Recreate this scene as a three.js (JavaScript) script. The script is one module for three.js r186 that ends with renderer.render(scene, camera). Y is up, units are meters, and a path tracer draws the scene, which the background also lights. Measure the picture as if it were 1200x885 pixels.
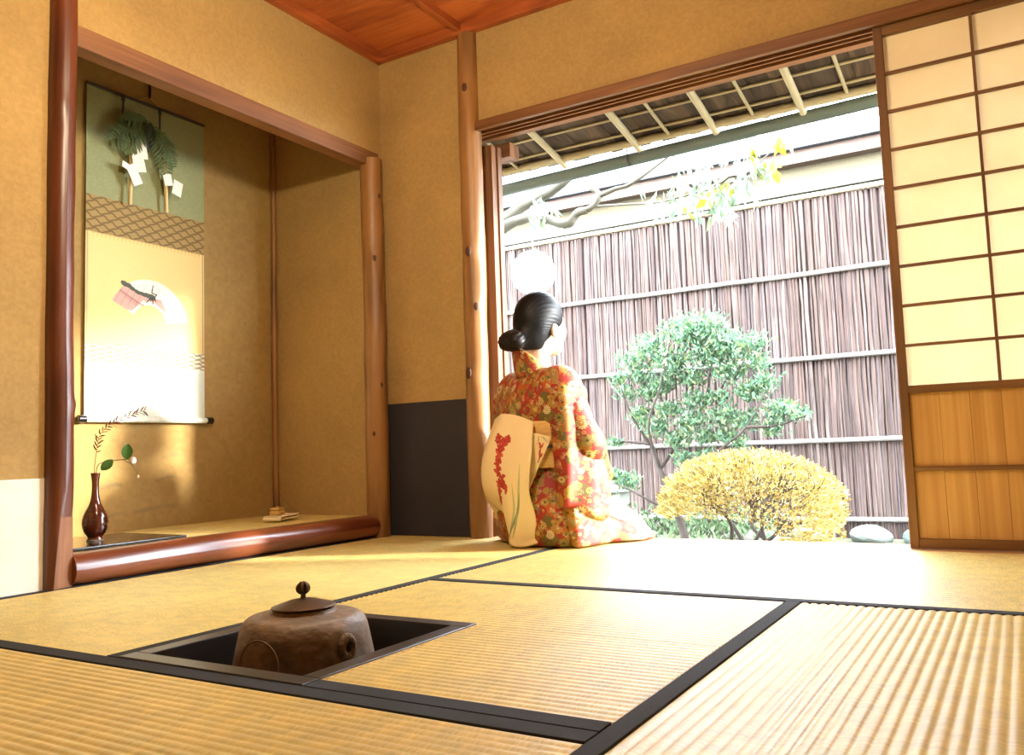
import * as THREE from 'three';
import { RoundedBoxGeometry } from 'three/addons/geometries/RoundedBoxGeometry.js';
import { mergeGeometries } from 'three/addons/utils/BufferGeometryUtils.js';

// ───────────── camera, sky, lamp level, exposure ─────────────
const scene = new THREE.Scene();
const renderer = new THREE.WebGLRenderer({ antialias: true });
renderer.toneMapping = THREE.LinearToneMapping;
renderer.toneMappingExposure = 1.0;
renderer.shadowMap.enabled = true;

const FOCAL = 994.916;                                             // in pixels of the 1200 x 885 frame
const camera = new THREE.PerspectiveCamera(2 * Math.atan(442.5 / FOCAL) * 180 / Math.PI, 1200 / 885, 0.05, 200);
{
  const yaw = 0.53909, pitch = 0.084876, roll = 0.034756;
  camera.position.set(2.29475, 0.335, 2.7939);
  camera.lookAt(2.29475 - Math.sin(yaw) * Math.cos(pitch), 0.335 + Math.sin(pitch), 2.7939 - Math.cos(yaw) * Math.cos(pitch));
  camera.rotateZ(-roll);
}
scene.background = new THREE.Color(0.86, 0.95, 1.06);              // even white hazy sky
scene.backgroundIntensity = 50.0;
{ // low hazy winter sun from the far right of the garden
  const sun = new THREE.DirectionalLight(new THREE.Color(1.0, 0.94, 0.84), 13); const az = 24.5 * Math.PI / 180, el = 12.5 * Math.PI / 180;
  sun.position.set(1 + 20 * Math.cos(az) * Math.cos(el), 0.5 + 20 * Math.sin(el), -20 * Math.sin(az) * Math.cos(el)); sun.target.position.set(1, 0.5, 0); sun.castShadow = true; sun.shadow.radius = 7; sun.shadow.mapSize.set(2048, 2048);
  Object.assign(sun.shadow.camera, { left: -6, right: 6, top: 5, bottom: -5, near: 1, far: 40 }); sun.name = 'sun'; scene.add(sun, sun.target);
}
const LAMP = { at: [1.1, 1.572, 1.45], color: new THREE.Color(1.0, 0.86, 0.58), power: 5.2 };

// ───────────── helpers ─────────────
const V3 = (x, y, z) => new THREE.Vector3(x, y, z);
function rng(seed) { let a = seed >>> 0; return () => { a = (a + 0x6D2B79F5) | 0; let t = Math.imul(a ^ (a >>> 15), 1 | a); t = (t + Math.imul(t ^ (t >>> 7), 61 | t)) ^ t; return ((t ^ (t >>> 14)) >>> 0) / 4294967296; }; }
const lerp = (a, b, t) => a + (b - a) * t, clamp = (x, a = 0, b = 1) => Math.min(b, Math.max(a, x)), smooth = (a, b, x) => { const t = clamp((x - a) / (b - a)); return t * t * (3 - 2 * t); };
function hash(x, y, s) { let h = Math.imul(x, 374761393) + Math.imul(y, 668265263) + Math.imul(s, 974634677); h = Math.imul(h ^ (h >>> 13), 1274126177); return ((h ^ (h >>> 16)) >>> 0) / 4294967296; }
function vnoise(x, y, px, py, s = 0) {                              // value noise that repeats every px, py cells
  const xi = Math.floor(x), yi = Math.floor(y), fx = x - xi, fy = y - yi, u = fx * fx * (3 - 2 * fx), v = fy * fy * (3 - 2 * fy);
  const m = (a, b) => ((a % b) + b) % b, x0 = m(xi, px), x1 = m(xi + 1, px), y0 = m(yi, py), y1 = m(yi + 1, py);
  return lerp(lerp(hash(x0, y0, s), hash(x1, y0, s), u), lerp(hash(x0, y1, s), hash(x1, y1, s), u), v);
}
function fbm(u, v, cx, cy, oct, s = 0) { let a = 0, w = 0.5, t = 0; for (let k = 0; k < oct; k++) { a += w * vnoise(u * cx, v * cy, cx, cy, s + k * 17); t += w; w *= 0.5; cx *= 2; cy *= 2; } return a / t; }
function tex(w, h, fn, { srgb = true, rx = 1, ry = 1 } = {}) {
  const d = new Uint8Array(w * h * 4);
  for (let j = 0; j < h; j++) for (let i = 0; i < w; i++) { const c = fn((i + 0.5) / w, (j + 0.5) / h), k = (j * w + i) * 4; if (c.length) { d[k] = clamp(c[0], 0, 255); d[k + 1] = clamp(c[1], 0, 255); d[k + 2] = clamp(c[2], 0, 255); } else d[k] = d[k + 1] = d[k + 2] = clamp(c * 255, 0, 255); d[k + 3] = 255; }
  const t = new THREE.DataTexture(d, w, h); t.wrapS = t.wrapT = THREE.RepeatWrapping; t.magFilter = t.minFilter = THREE.LinearFilter; t.repeat.set(rx, ry);
  if (srgb) t.colorSpace = THREE.SRGBColorSpace; t.needsUpdate = true; return t;
}
const bw = (w, h, fn, o = {}) => tex(w, h, (u, v) => Object(fn(u, v)) , { ...o, srgb: false });
function canvasTex(w, h, draw) { const c = document.createElement('canvas'); c.width = w; c.height = h; draw(c.getContext('2d'), w, h); const t = new THREE.CanvasTexture(c); t.colorSpace = THREE.SRGBColorSpace; t.wrapS = t.wrapT = THREE.RepeatWrapping; return t; }
const hex = (h) => [parseInt(h.slice(1, 3), 16), parseInt(h.slice(3, 5), 16), parseInt(h.slice(5, 7), 16)];
const mixc = (a, b, t) => [lerp(a[0], b[0], t), lerp(a[1], b[1], t), lerp(a[2], b[2], t)];
const std = (p) => new THREE.MeshStandardMaterial(p), phys = (p) => new THREE.MeshPhysicalMaterial(p);

const taken = {};
function numbered(n) { if (!(n in taken)) { taken[n] = 0; return n; } taken[n]++; return n + '_' + String(taken[n]).padStart(3, '0'); }
function mesh(name, geo, m, parent) { const o = new THREE.Mesh(Array.isArray(geo) ? merge(geo) : geo, m); o.name = parent ? name : numbered(name); o.castShadow = o.receiveShadow = true; (parent ?? scene).add(o); return o; }
function thing(name, label, category, [x, y, z] = [0, 0, 0], turn = 0, group) { const o = new THREE.Group(); o.name = numbered(name); o.position.set(x, y, z); o.rotation.y = turn; o.userData = { label, category }; if (group) o.userData.group = group; scene.add(o); return o; }
function tag(o, label, category, group) { Object.assign(o.userData, { label, category }); if (group) o.userData.group = group; return o; }
function struct(name, geo, m, label) { const o = mesh(name, geo, m); o.userData.kind = 'structure'; if (label) o.userData.label = label; return o; }
function merge(list) { const a = list.map((g) => { const q = g.index ? g.toNonIndexed() : g.clone(); for (const k of Object.keys(q.attributes)) if (!['position', 'normal', 'uv', 'color'].includes(k)) q.deleteAttribute(k); return q; }); const hasColor = a.every((g) => g.attributes.color); if (!hasColor) a.forEach((g) => g.deleteAttribute('color')); a.forEach((g) => { if (!g.attributes.uv) g.setAttribute('uv', new THREE.Float32BufferAttribute(new Float32Array(g.attributes.position.count * 2), 2)); }); return mergeGeometries(a); }
// box between two corners, softened edges, uv in metres with the grain along an axis
function box(x0, x1, y0, y1, z0, z1, grain = 'x', r = 0.002) {
  const w = Math.abs(x1 - x0), h = Math.abs(y1 - y0), d = Math.abs(z1 - z0), e = Math.min(r, w * 0.3, h * 0.3, d * 0.3);
  const g = e > 0.0003 ? new RoundedBoxGeometry(w, h, d, 1, e) : new THREE.BoxGeometry(w, h, d);
  g.translate((x0 + x1) / 2, (y0 + y1) / 2, (z0 + z1) / 2); return grainUV(g, grain);
}
function grainUV(g, axis = 'x', off = 0) {                           // u runs along the grain, v across; both in metres
  const p = g.attributes.position, n = g.attributes.normal, uv = new Float32Array(p.count * 2), A = 'xyz'.indexOf(axis);
  for (let i = 0; i < p.count; i++) {
    const q = [p.getX(i), p.getY(i), p.getZ(i)], m = [Math.abs(n.getX(i)), Math.abs(n.getY(i)), Math.abs(n.getZ(i))];
    const others = [0, 1, 2].filter((k) => k !== A), face = m.indexOf(Math.max(...m));
    let v; if (face === A) { uv[i * 2] = q[others[0]]; v = q[others[1]]; } else { uv[i * 2] = q[A] + off; v = q[others.find((k) => k !== face)]; }
    uv[i * 2 + 1] = v + off * 0.37;
  }
  g.setAttribute('uv', new THREE.BufferAttribute(uv, 2)); return g;
}
function tube(pts, r0, r1 = r0, seg = 24, rad = 8, opt = {}) {        // tapered tube through points; opt.rough = lumpiness
  const c = new THREE.CatmullRomCurve3(pts.map((p) => p.isVector3 ? p : V3(...p)), false, 'centripetal'), fr = c.computeFrenetFrames(seg, false), P = [], N = [], U = [], I = [], len = c.getLength();
  for (let i = 0; i <= seg; i++) {
    const t = i / seg, o = c.getPointAt(t), r = (typeof r0 === 'function' ? r0(t) : lerp(r0, r1, t));
    for (let j = 0; j <= rad; j++) {
      const a = j / rad * Math.PI * 2, k = opt.rough ? 1 + opt.rough * (vnoise(t * (opt.freq ?? 12), j % rad * 0.9, 64, rad, opt.seed ?? 3) - 0.5) : 1;
      const d = fr.normals[i].clone().multiplyScalar(Math.cos(a)).addScaledVector(fr.binormals[i], Math.sin(a));
      P.push(o.x + d.x * r * k, o.y + d.y * r * k, o.z + d.z * r * k); N.push(d.x, d.y, d.z); U.push(t * len, a * 0.5 * Math.max(r, 0.01));
    }
  }
  const W = rad + 1; for (let i = 0; i < seg; i++) for (let j = 0; j < rad; j++) { const a = i * W + j; I.push(a, a + 1, a + W, a + 1, a + W + 1, a + W); }
  if (!opt.open) for (const [i, s] of [[0, -1], [seg, 1]]) { const o = c.getPointAt(i / seg), T = fr.tangents[i], b = P.length / 3; P.push(o.x, o.y, o.z); N.push(T.x * s, T.y * s, T.z * s); U.push(0, 0); for (let j = 0; j <= rad; j++) { const q = (i * W + j) * 3; P.push(P[q], P[q + 1], P[q + 2]); N.push(T.x * s, T.y * s, T.z * s); U.push(Math.cos(j) * 0.01, Math.sin(j) * 0.01); } for (let j = 0; j < rad; j++) s > 0 ? I.push(b, b + 1 + j, b + 2 + j) : I.push(b, b + 2 + j, b + 1 + j); }
  const g = new THREE.BufferGeometry(); g.setAttribute('position', new THREE.Float32BufferAttribute(P, 3)); g.setAttribute('normal', new THREE.Float32BufferAttribute(N, 3)); g.setAttribute('uv', new THREE.Float32BufferAttribute(U, 2)); g.setIndex(I); if (opt.rough) g.computeVertexNormals(); return g;
}
function sheet(nu, nv, f, thick = 0) {                               // parametric cloth; f(u,v) -> Vector3; thick makes it two-sided with edges
  const P = [], U = [], I = [], q = [];
  for (let j = 0; j <= nv; j++) for (let i = 0; i <= nu; i++) { const p = f(i / nu, j / nv); q.push(p); P.push(p.x, p.y, p.z); U.push(i / nu, j / nv); }
  const W = nu + 1; for (let j = 0; j < nv; j++) for (let i = 0; i < nu; i++) { const a = j * W + i; I.push(a, a + 1, a + W, a + 1, a + W + 1, a + W); }
  let g = new THREE.BufferGeometry(); g.setAttribute('position', new THREE.Float32BufferAttribute(P, 3)); g.setAttribute('uv', new THREE.Float32BufferAttribute(U, 2)); g.setIndex(I); g.computeVertexNormals();
  if (!thick) return g;
  const n = g.attributes.normal, b = q.length, J = [...I];
  for (let k = 0; k < b; k++) { P.push(q[k].x - n.getX(k) * thick, q[k].y - n.getY(k) * thick, q[k].z - n.getZ(k) * thick); U.push(U[k * 2], U[k * 2 + 1]); }
  for (let k = 0; k < I.length; k += 3) J.push(I[k] + b, I[k + 2] + b, I[k + 1] + b);
  const edge = (a, c) => J.push(a, a + b, c, c, a + b, c + b);
  for (let i = 0; i < nu; i++) { edge(i, i + 1); edge(nv * W + i + 1, nv * W + i); } for (let j = 0; j < nv; j++) { edge((j + 1) * W, j * W); edge(j * W + nu, (j + 1) * W + nu); }
  g = new THREE.BufferGeometry(); g.setAttribute('position', new THREE.Float32BufferAttribute(P, 3)); g.setAttribute('uv', new THREE.Float32BufferAttribute(U, 2)); g.setIndex(J); g.computeVertexNormals(); return g;
}
function surfaceNets(sdf, lo, hi, cell) {
  const n = lo.map((a, k) => Math.ceil((hi[k] - a) / cell) + 1), [nx, ny, nz] = n, F = new Float32Array(nx * ny * nz), at = (i, j, k) => i + nx * (j + ny * k);
  for (let k = 0; k < nz; k++) for (let j = 0; j < ny; j++) for (let i = 0; i < nx; i++) F[at(i, j, k)] = sdf(lo[0] + i * cell, lo[1] + j * cell, lo[2] + k * cell);
  const id = new Int32Array(nx * ny * nz).fill(-1), P = [], N = [], I = [], E = [[0, 1], [0, 2], [0, 4], [1, 3], [1, 5], [2, 3], [2, 6], [3, 7], [4, 5], [4, 6], [5, 7], [6, 7]];
  for (let k = 0; k < nz - 1; k++) for (let j = 0; j < ny - 1; j++) for (let i = 0; i < nx - 1; i++) {
    const v = []; let m = 0; for (let c = 0; c < 8; c++) { v[c] = F[at(i + (c & 1), j + (c >> 1 & 1), k + (c >> 2))]; if (v[c] < 0) m++; }
    if (m === 0 || m === 8) continue;
    let x = 0, y = 0, z = 0, c = 0; for (const [a, b] of E) if ((v[a] < 0) !== (v[b] < 0)) { const t = v[a] / (v[a] - v[b]); x += lerp(a & 1, b & 1, t); y += lerp(a >> 1 & 1, b >> 1 & 1, t); z += lerp(a >> 2, b >> 2, t); c++; }
    id[at(i, j, k)] = P.length / 3; const q = [lo[0] + (i + x / c) * cell, lo[1] + (j + y / c) * cell, lo[2] + (k + z / c) * cell], e = cell * 0.5; P.push(...q);
    const g = V3(sdf(q[0] + e, q[1], q[2]) - sdf(q[0] - e, q[1], q[2]), sdf(q[0], q[1] + e, q[2]) - sdf(q[0], q[1] - e, q[2]), sdf(q[0], q[1], q[2] + e) - sdf(q[0], q[1], q[2] - e)).normalize(); N.push(g.x, g.y, g.z);
  }
  const quad = (a, b, c, d, f) => f ? I.push(a, b, c, a, c, d) : I.push(a, c, b, a, d, c);
  for (let k = 1; k < nz - 1; k++) for (let j = 1; j < ny - 1; j++) for (let i = 1; i < nx - 1; i++) {
    const s = F[at(i, j, k)] < 0;
    if (s !== F[at(i + 1, j, k)] < 0) quad(id[at(i, j - 1, k - 1)], id[at(i, j, k - 1)], id[at(i, j, k)], id[at(i, j - 1, k)], s);
    if (s !== F[at(i, j + 1, k)] < 0) quad(id[at(i - 1, j, k - 1)], id[at(i - 1, j, k)], id[at(i, j, k)], id[at(i, j, k - 1)], s);
    if (s !== F[at(i, j, k + 1)] < 0) quad(id[at(i - 1, j - 1, k)], id[at(i, j - 1, k)], id[at(i, j, k)], id[at(i - 1, j, k)], s);
  }
  const g = new THREE.BufferGeometry(); g.setAttribute('position', new THREE.Float32BufferAttribute(P, 3)); g.setAttribute('normal', new THREE.Float32BufferAttribute(N, 3)); g.setIndex(I); return g;
}
const smin = (a, b, k) => { const h = Math.max(k - Math.abs(a - b), 0) / k; return Math.min(a, b) - h * h * k * 0.25; };
const cap = (x, y, z, A, B, ra, rb) => { const bx = B[0] - A[0], by = B[1] - A[1], bz = B[2] - A[2], t = clamp(((x - A[0]) * bx + (y - A[1]) * by + (z - A[2]) * bz) / (bx * bx + by * by + bz * bz)); return Math.hypot(x - A[0] - bx * t, y - A[1] - by * t, z - A[2] - bz * t) - lerp(ra, rb, t); };
const ell = (x, y, z, c, r) => { const a = (x - c[0]) / r[0], b = (y - c[1]) / r[1], d = (z - c[2]) / r[2], k = Math.hypot(a, b, d), q = Math.hypot(a / r[0], b / r[1], d / r[2]); return q < 1e-9 ? -Math.min(...r) : k * (k - 1) / q; };
const rbox = (x, y, z, c, h, r) => { const a = Math.abs(x - c[0]) - h[0] + r, b = Math.abs(y - c[1]) - h[1] + r, d = Math.abs(z - c[2]) - h[2] + r; return Math.hypot(Math.max(a, 0), Math.max(b, 0), Math.max(d, 0)) + Math.min(Math.max(a, b, d), 0) - r; };

// ───────────── surfaces ─────────────
const flecks = (u, v, s) => vnoise(u * 90, v * 260, 90, 260, s) > 0.93 ? 1 : 0;
function plasterTex(c, s, stains) {
  return tex(768, 768, (u, v) => { const a = fbm(u, v, 5, 5, 4, s), b = fbm(u, v, 120, 120, 2, s + 40); let k = 0.92 + 0.12 * (a - 0.5) + 0.10 * (b - 0.5) - 0.05 * flecks(u, v, s); const o = c.map((x) => x * k); return stains ? stains(u, v, o) : o; });
}
const plasterBump = bw(512, 512, (u, v) => 0.6 * fbm(u, v, 90, 90, 3, 9) + 0.4 * fbm(u, v, 14, 14, 3, 5));
const WALL = hex('#b39158');
const mWall = std({ map: plasterTex(WALL, 3), roughness: 0.96, bumpMap: plasterBump, bumpScale: 0.0012 });
function woodTex(a, b, s, { rings = 26, fine = 200, contrast = 1, w = 512, h = 512, wob: wv = 0.22 } = {}) {
  const A = hex(a), B = hex(b);
  return tex(w, h, (u, v) => { const wob = fbm(u, v, 3, 5, 3, s) * wv, g = fbm(u, v + wob, 2, rings, 3, s + 7), f = fbm(u, v, 5, fine, 2, s + 21); return mixc(A, B, clamp((g - 0.35) * 1.9 * contrast * 0.75 + (f - 0.5) * 0.5 * contrast + 0.1)); });
}
const woodBump = bw(512, 512, (u, v) => fbm(u, v, 4, 170, 2, 77));
const mFrame = std({ map: woodTex('#80542f', '#4f2f18', 11, { wob: 0.06 }), roughness: 0.5, bumpMap: woodBump, bumpScale: 0.0004 });
const mLintel = std({ map: woodTex('#8a5c36', '#5e3a20', 12, { wob: 0.06 }), roughness: 0.55, bumpMap: woodBump, bumpScale: 0.0004 });
const mShoji = std({ map: woodTex('#80582f', '#5a3a1e', 13, { wob: 0.04 }), roughness: 0.55, bumpMap: woodBump, bumpScale: 0.0003 });
const mPanel = std({ map: woodTex('#cfa263', '#ad7c42', 14, { rings: 60, fine: 256, contrast: 0.8, wob: 0.01 }), roughness: 0.5, bumpMap: woodBump, bumpScale: 0.0003 });
const mCeil = [0, 1, 2].map((k) => std({ map: woodTex(['#c06a34', '#b8622f', '#c4703a'][k], ['#8a3f1b', '#85401d', '#904621'][k], 31 + k * 5, { rings: 14, fine: 120 }), roughness: 0.5, bumpMap: woodBump, bumpScale: 0.0003 }));
const mCeilTrim = std({ map: woodTex('#ad5a2a', '#7d3917', 36), roughness: 0.5 });
const mLog = std({ map: woodTex('#94693a', '#583719', 41, { rings: 9, fine: 60 }), roughness: 0.45, bumpMap: woodBump, bumpScale: 0.0008 });
const mBarkPost = phys({ map: woodTex('#6a3419', '#3c1b0c', 43, { rings: 8, fine: 80 }), roughness: 0.38, clearcoat: 0.25, clearcoatRoughness: 0.35, bumpMap: woodBump, bumpScale: 0.0006 });
const mSill = phys({ map: woodTex('#7c4020', '#4c200e', 45, { rings: 7, fine: 70 }), roughness: 0.32, clearcoat: 0.5, clearcoatRoughness: 0.25 });
const mKnot = std({ color: '#4a2712', roughness: 0.6 });
const mBlackCloth = std({ color: '#191a1c', roughness: 0.9, bumpMap: bw(128, 128, (u, v) => 0.5 + 0.25 * Math.sin(u * 402) + 0.25 * Math.sin(v * 402), { rx: 30, ry: 30 }), bumpScale: 0.0003 });
const mPaper = phys({ map: tex(512, 512, (u, v) => mixc([240, 219, 172], [230, 204, 152], fbm(u, v, 9, 9, 4, 61))), roughness: 1, transmission: 0.1, thickness: 0, side: THREE.DoubleSide });
const mWashi = std({ map: tex(512, 512, (u, v) => mixc([240, 234, 220], [222, 212, 192], fbm(u, v, 8, 8, 5, 63))), roughness: 0.9 });
const mIndigo = std({ map: tex(512, 512, (u, v) => mixc([50, 45, 52], [38, 33, 38], fbm(u, v, 7, 7, 4, 65))), roughness: 0.85 });
const mLacquer = phys({ color: '#15161a', roughness: 0.25, clearcoat: 0.6, clearcoatRoughness: 0.12 });
const mDarkWood = phys({ map: woodTex('#2b2622', '#15110f', 52), roughness: 0.4, clearcoat: 0.3, clearcoatRoughness: 0.3 });

// rush surface: fine strands across the ribs and slow patches of tone
const rushMap = tex(1024, 512, (u, v) => { const a = fbm(u, v, 6, 4, 3, 71), s = vnoise(u * 512, v * 60, 512, 60, 73), p = fbm(u, v, 40, 30, 2, 79), k = 0.93 + 0.1 * (a - 0.5) + 0.12 * (s - 0.5) + 0.1 * (p - 0.5); return mixc([212, 194, 126], [220, 196, 118], p).map((c) => c * k); });
const rushBump = bw(1024, 512, (u, v) => 0.6 * vnoise(u * 512, v * 60, 512, 60, 73) + 0.4 * fbm(u, v, 40, 30, 2, 74));
const mRush = std({ map: rushMap, roughness: 0.42, bumpMap: rushBump, bumpScale: 0.0004 });

// ───────────── the room ─────────────
const W = 2.76, D = 2.78, H = 2.07, TB = -0.59, TS = 0.06, TL = 1.42, TF = 0.085, BZ = 3.3;   // room, alcove back, alcove side walls, alcove floor
function wallFromShape(pts, holes, depth) { const s = new THREE.Shape(pts.map(([a, b]) => new THREE.Vector2(a, b))); for (const h of holes) s.holes.push(new THREE.Path(h.map(([a, b]) => new THREE.Vector2(a, b)))); return new THREE.ExtrudeGeometry(s, { depth, bevelEnabled: false }); }
const rect = (a, b, c, d) => [[a, c], [b, c], [b, d], [a, d]];
const OX0 = 0.5, KT = 1.65;                                        // opening starts behind the log post; top of the door rail
{ const a = wallFromShape(rect(-0.06, 0.419, -0.3, 2.3), [], 0.07), b = wallFromShape(rect(0.507, W + 0.1, KT, 2.3), [], 0.07); a.translate(0, 0, -0.07); b.translate(0, 0, -0.07);
  struct('wall_back', [a, b, box(0.41, 0.52, KT, 2.3, -0.075, -0.06, 'y', 0)], mWall); }
{ // left wall: above the alcove lintel, and from the alcove post towards the viewer
  const g = [box(-0.06, 0, 1.585, 2.3, -0.02, TL + 0.02, 'z', 0), box(-0.06, 0, -0.3, 2.3, TL, BZ + 0.08, 'z', 0)]; struct('wall_left', g, mWall);
}
{ // alcove
  const stain = (u, v, o) => { // v is height / 2.1, u runs along the wall (2.1 m)
    const z = u * 2.1, y = v * 2.1; let d = 0;
    for (const [z0, z1, yy, w, a] of [[0.56, 0.66, 0.358, 0.008, 0.5], [0.57, 0.69, 0.27, 0.006, 0.55], [0.57, 0.79, 0.157, 0.008, 0.6], [0.81, 0.92, 0.252, 0.009, 0.55], [0.8, 0.9, 0.145, 0.007, 0.4]]) {
      const t = clamp((z - z0) / (z1 - z0)), yc = yy + 0.006 * Math.sin(t * 5); if (z > z0 && z < z1) d += a * Math.exp(-(((y - yc) / w) ** 2)) * smooth(0, 0.15, t) * smooth(0, 0.15, 1 - t) * (0.4 + 0.9 * fbm(u, v, 60, 90, 2, 5)); }
    return mixc(o, [120, 105, 75], clamp(d)); };
  const m = std({ map: plasterTex(hex('#ad8d53'), 13, stain), roughness: 0.96, bumpMap: plasterBump, bumpScale: 0.0012 });
  m.map.repeat.set(1 / 2.1, 1 / 2.1);
  const g = box(TB - 0.06, TB, -0.3, 2.3, -0.06, TL + 0.1, 'z', 0); struct('wall_alcove_back', g, m);
  struct('wall_alcove_right', [box(TB, -0.004, -0.3, 1.585, -0.06, TS, 'x', 0), box(TB, -0.06, 1.585, 2.3, -0.06, TS, 'x', 0)], mWall);
  struct('wall_alcove_left', box(TB, -0.06, -0.3, 2.3, TL, TL + 0.06, 'x', 0), mWall);
  struct('ceiling_alcove', box(TB, -0.06, 2.0, 2.06, TS, TL, 'z', 0), mCeilTrim);
}
mWall.map.repeat.set(0.9, 0.9); plasterBump.repeat.set(2, 2);
struct('wall_right', [box(W, W + 0.07, -0.3, 2.3, -0.07, BZ + 0.08, 'z', 0)], mWall);
struct('wall_front', box(-0.06, W + 0.07, -0.3, 2.3, BZ, BZ + 0.08, 'x', 0), mWall);
{ const y0 = -0.3, y1 = -0.052; const x0 = 0.905, x1 = 1.36, z0 = 1.395, z1 = 1.86;
  struct('floor', [box(-0.06, W, y0, y1, -0.0, z0, 'x', 0), box(-0.06, W, y0, y1, z1, BZ, 'x', 0), box(-0.06, x0, y0, y1, z0, z1, 'x', 0), box(x1, W, y0, y1, z0, z1, 'x', 0)], std({ color: '#7a5a3a', roughness: 0.9 })); }
{ // ceiling: boards, battens, edge trim
  const root = new THREE.Group(); root.name = 'ceiling'; root.userData = { kind: 'structure', label: 'reddish board ceiling with thin battens' }; scene.add(root);
  mesh('ceiling_deck', box(-0.06, W + 0.07, H + 0.012, 2.3, -0.07, BZ + 0.08, 'x', 0), mCeilTrim, root);
  let z = 0, k = 0; while (z < BZ) { const z1 = Math.min(z + 0.362, BZ); const g = box(0, W, H, H + 0.012, z + 0.0015, z1 - 0.0015, 'x', 0.001); grainUV(g, 'x', k * 0.83); mesh('ceiling_board', g, mCeil[k % 3], root); z = z1; k++; }
  for (const x of [0.442, 0.92, 1.4, 1.88, 2.36]) mesh('ceiling_batten', box(x - 0.014, x + 0.014, H - 0.03, H, 0.02, BZ, 'z'), mCeilTrim, root);
  struct('trim_1', box(0, 0.032, H - 0.045, H, 0, BZ, 'z'), mCeilTrim); struct('trim_2', box(0, W, H - 0.045, H, 0, 0.032, 'x'), mCeilTrim);
}
struct('trim_7', box(0, W, -0.052, 0, D + 0.002, BZ, 'x'), mFrame, 'wooden floor strip behind the mats');
// paper facings at the wall foot
struct('trim_3', box(0, 0.0025, 0.0, 0.302, TL + 0.03, BZ, 'z', 0), mWashi, 'white paper facing along the foot of the left wall');
struct('trim_4', box(0.0, 0.42, 0.0, 0.543, 0, 0.0025, 'x', 0), mIndigo, 'dark indigo paper facing at the foot of the back wall');

// door rail over the opening, sill, jamb
{ const root = new THREE.Group(); root.name = 'door_rail'; root.userData = { kind: 'structure', label: 'grooved wooden rail above the garden opening' }; scene.add(root);
  mesh('rail_front', box(0.462, W, 1.612, KT, 0.0, 0.022, 'x'), mFrame, root);
  mesh('rail_body', box(0.462, W, 1.632, KT, -0.13, 0.0, 'x'), mFrame, root);
  for (const [a, b] of [[-0.036, -0.028], [-0.066, -0.058], [-0.13, -0.094]]) mesh('rail_ridge', box(0.462, W, 1.612, 1.634, a, b, 'x', 0.001), mLintel, root); }
struct('trim_5', box(OX0, W, -0.06, 0.0, -0.12, 0.03, 'x'), std({ map: woodTex('#c9a070', '#94683c', 47), roughness: 0.5 }), 'wooden sill at the foot of the garden opening');
struct('trim_6', [box(0.43, 0.512, -0.06, 1.585, -0.165, -0.085, 'y'), box(0.512, 0.52, -0.06, 1.585, -0.15, -0.12, 'y')], mFrame, 'square wooden jamb behind the knotty log post');

// ───────────── log posts ─────────────
function logGeo(len, radius, seed, { bend = 0.006, rough = 0.05, knots = [], cut = null, n = 28, m = 90, colour = false } = {}) {
  const P = [], U = [], I = [], C = [];
  for (let j = 0; j <= m; j++) { const t = j / m, y = t * len, bx = bend * (vnoise(t * 5, 0.5, 64, 8, seed) - 0.5) * 2, bz = bend * (vnoise(t * 5, 3.5, 64, 8, seed + 5) - 0.5) * 2;
    for (let i = 0; i <= n; i++) { const a = i / n * Math.PI * 2; let r = radius * (1 + rough * (vnoise(t * len * 7, (i % n) / n * 5, 64, 5, seed) - 0.5) * 2 + rough * 0.5 * (vnoise(t * len * 22, (i % n) / n * 9, 128, 9, seed + 3) - 0.5));
      for (const [ky, ka, kh, ks] of knots) { let da = Math.abs(a - ka) % (Math.PI * 2); da = Math.min(da, Math.PI * 2 - da); r += kh * Math.exp(-(((y - ky) / ks) ** 2) - ((da * radius / ks) ** 2)); }
      let x = Math.cos(a) * r, z = Math.sin(a) * r, c = 1;
      if (cut) { const [ca, d0, y1] = cut, d = x * Math.cos(ca) + z * Math.sin(ca), lim = lerp(d0, radius * 1.05, clamp(y / y1)); if (d > lim) { x -= (d - lim) * Math.cos(ca); z -= (d - lim) * Math.sin(ca); c = 2; } }
      P.push(x + bx, y, z + bz); U.push(y, a * radius); if (c === 2) C.push(1.75, 1.7, 1.6); else C.push(1, 1, 1); } }
  const w = n + 1; for (let j = 0; j < m; j++) for (let i = 0; i < n; i++) { const a = j * w + i; I.push(a, a + w, a + 1, a + 1, a + w, a + w + 1); }
  for (const [j, s] of [[0, -1], [m, 1]]) { const b = P.length / 3; P.push(0, j / m * len, 0); U.push(0, 0); C.push(1, 1, 1); for (let i = 0; i <= n; i++) { const q = (j * w + i) * 3; P.push(P[q], P[q + 1], P[q + 2]); U.push(P[q], P[q + 2]); C.push(1.4, 1.3, 1.2); } for (let i = 0; i < n; i++) s > 0 ? I.push(b, b + 2 + i, b + 1 + i) : I.push(b, b + 1 + i, b + 2 + i); }
  const g = new THREE.BufferGeometry(); g.setAttribute('position', new THREE.Float32BufferAttribute(P, 3)); g.setAttribute('uv', new THREE.Float32BufferAttribute(U, 2)); if (colour) g.setAttribute('color', new THREE.Float32BufferAttribute(C, 3)); g.setIndex(I); g.computeVertexNormals(); return g;
}
function knotScars(parent, radius, list) { for (const [y, a, s] of list) { const g = new THREE.SphereGeometry(s, 12, 8); g.scale(0.75, 1.25, 0.35); g.rotateY(Math.PI / 2 - a); g.translate(Math.cos(a) * radius, y, Math.sin(a) * radius); mesh('knot', g, mKnot, parent); } }
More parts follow.
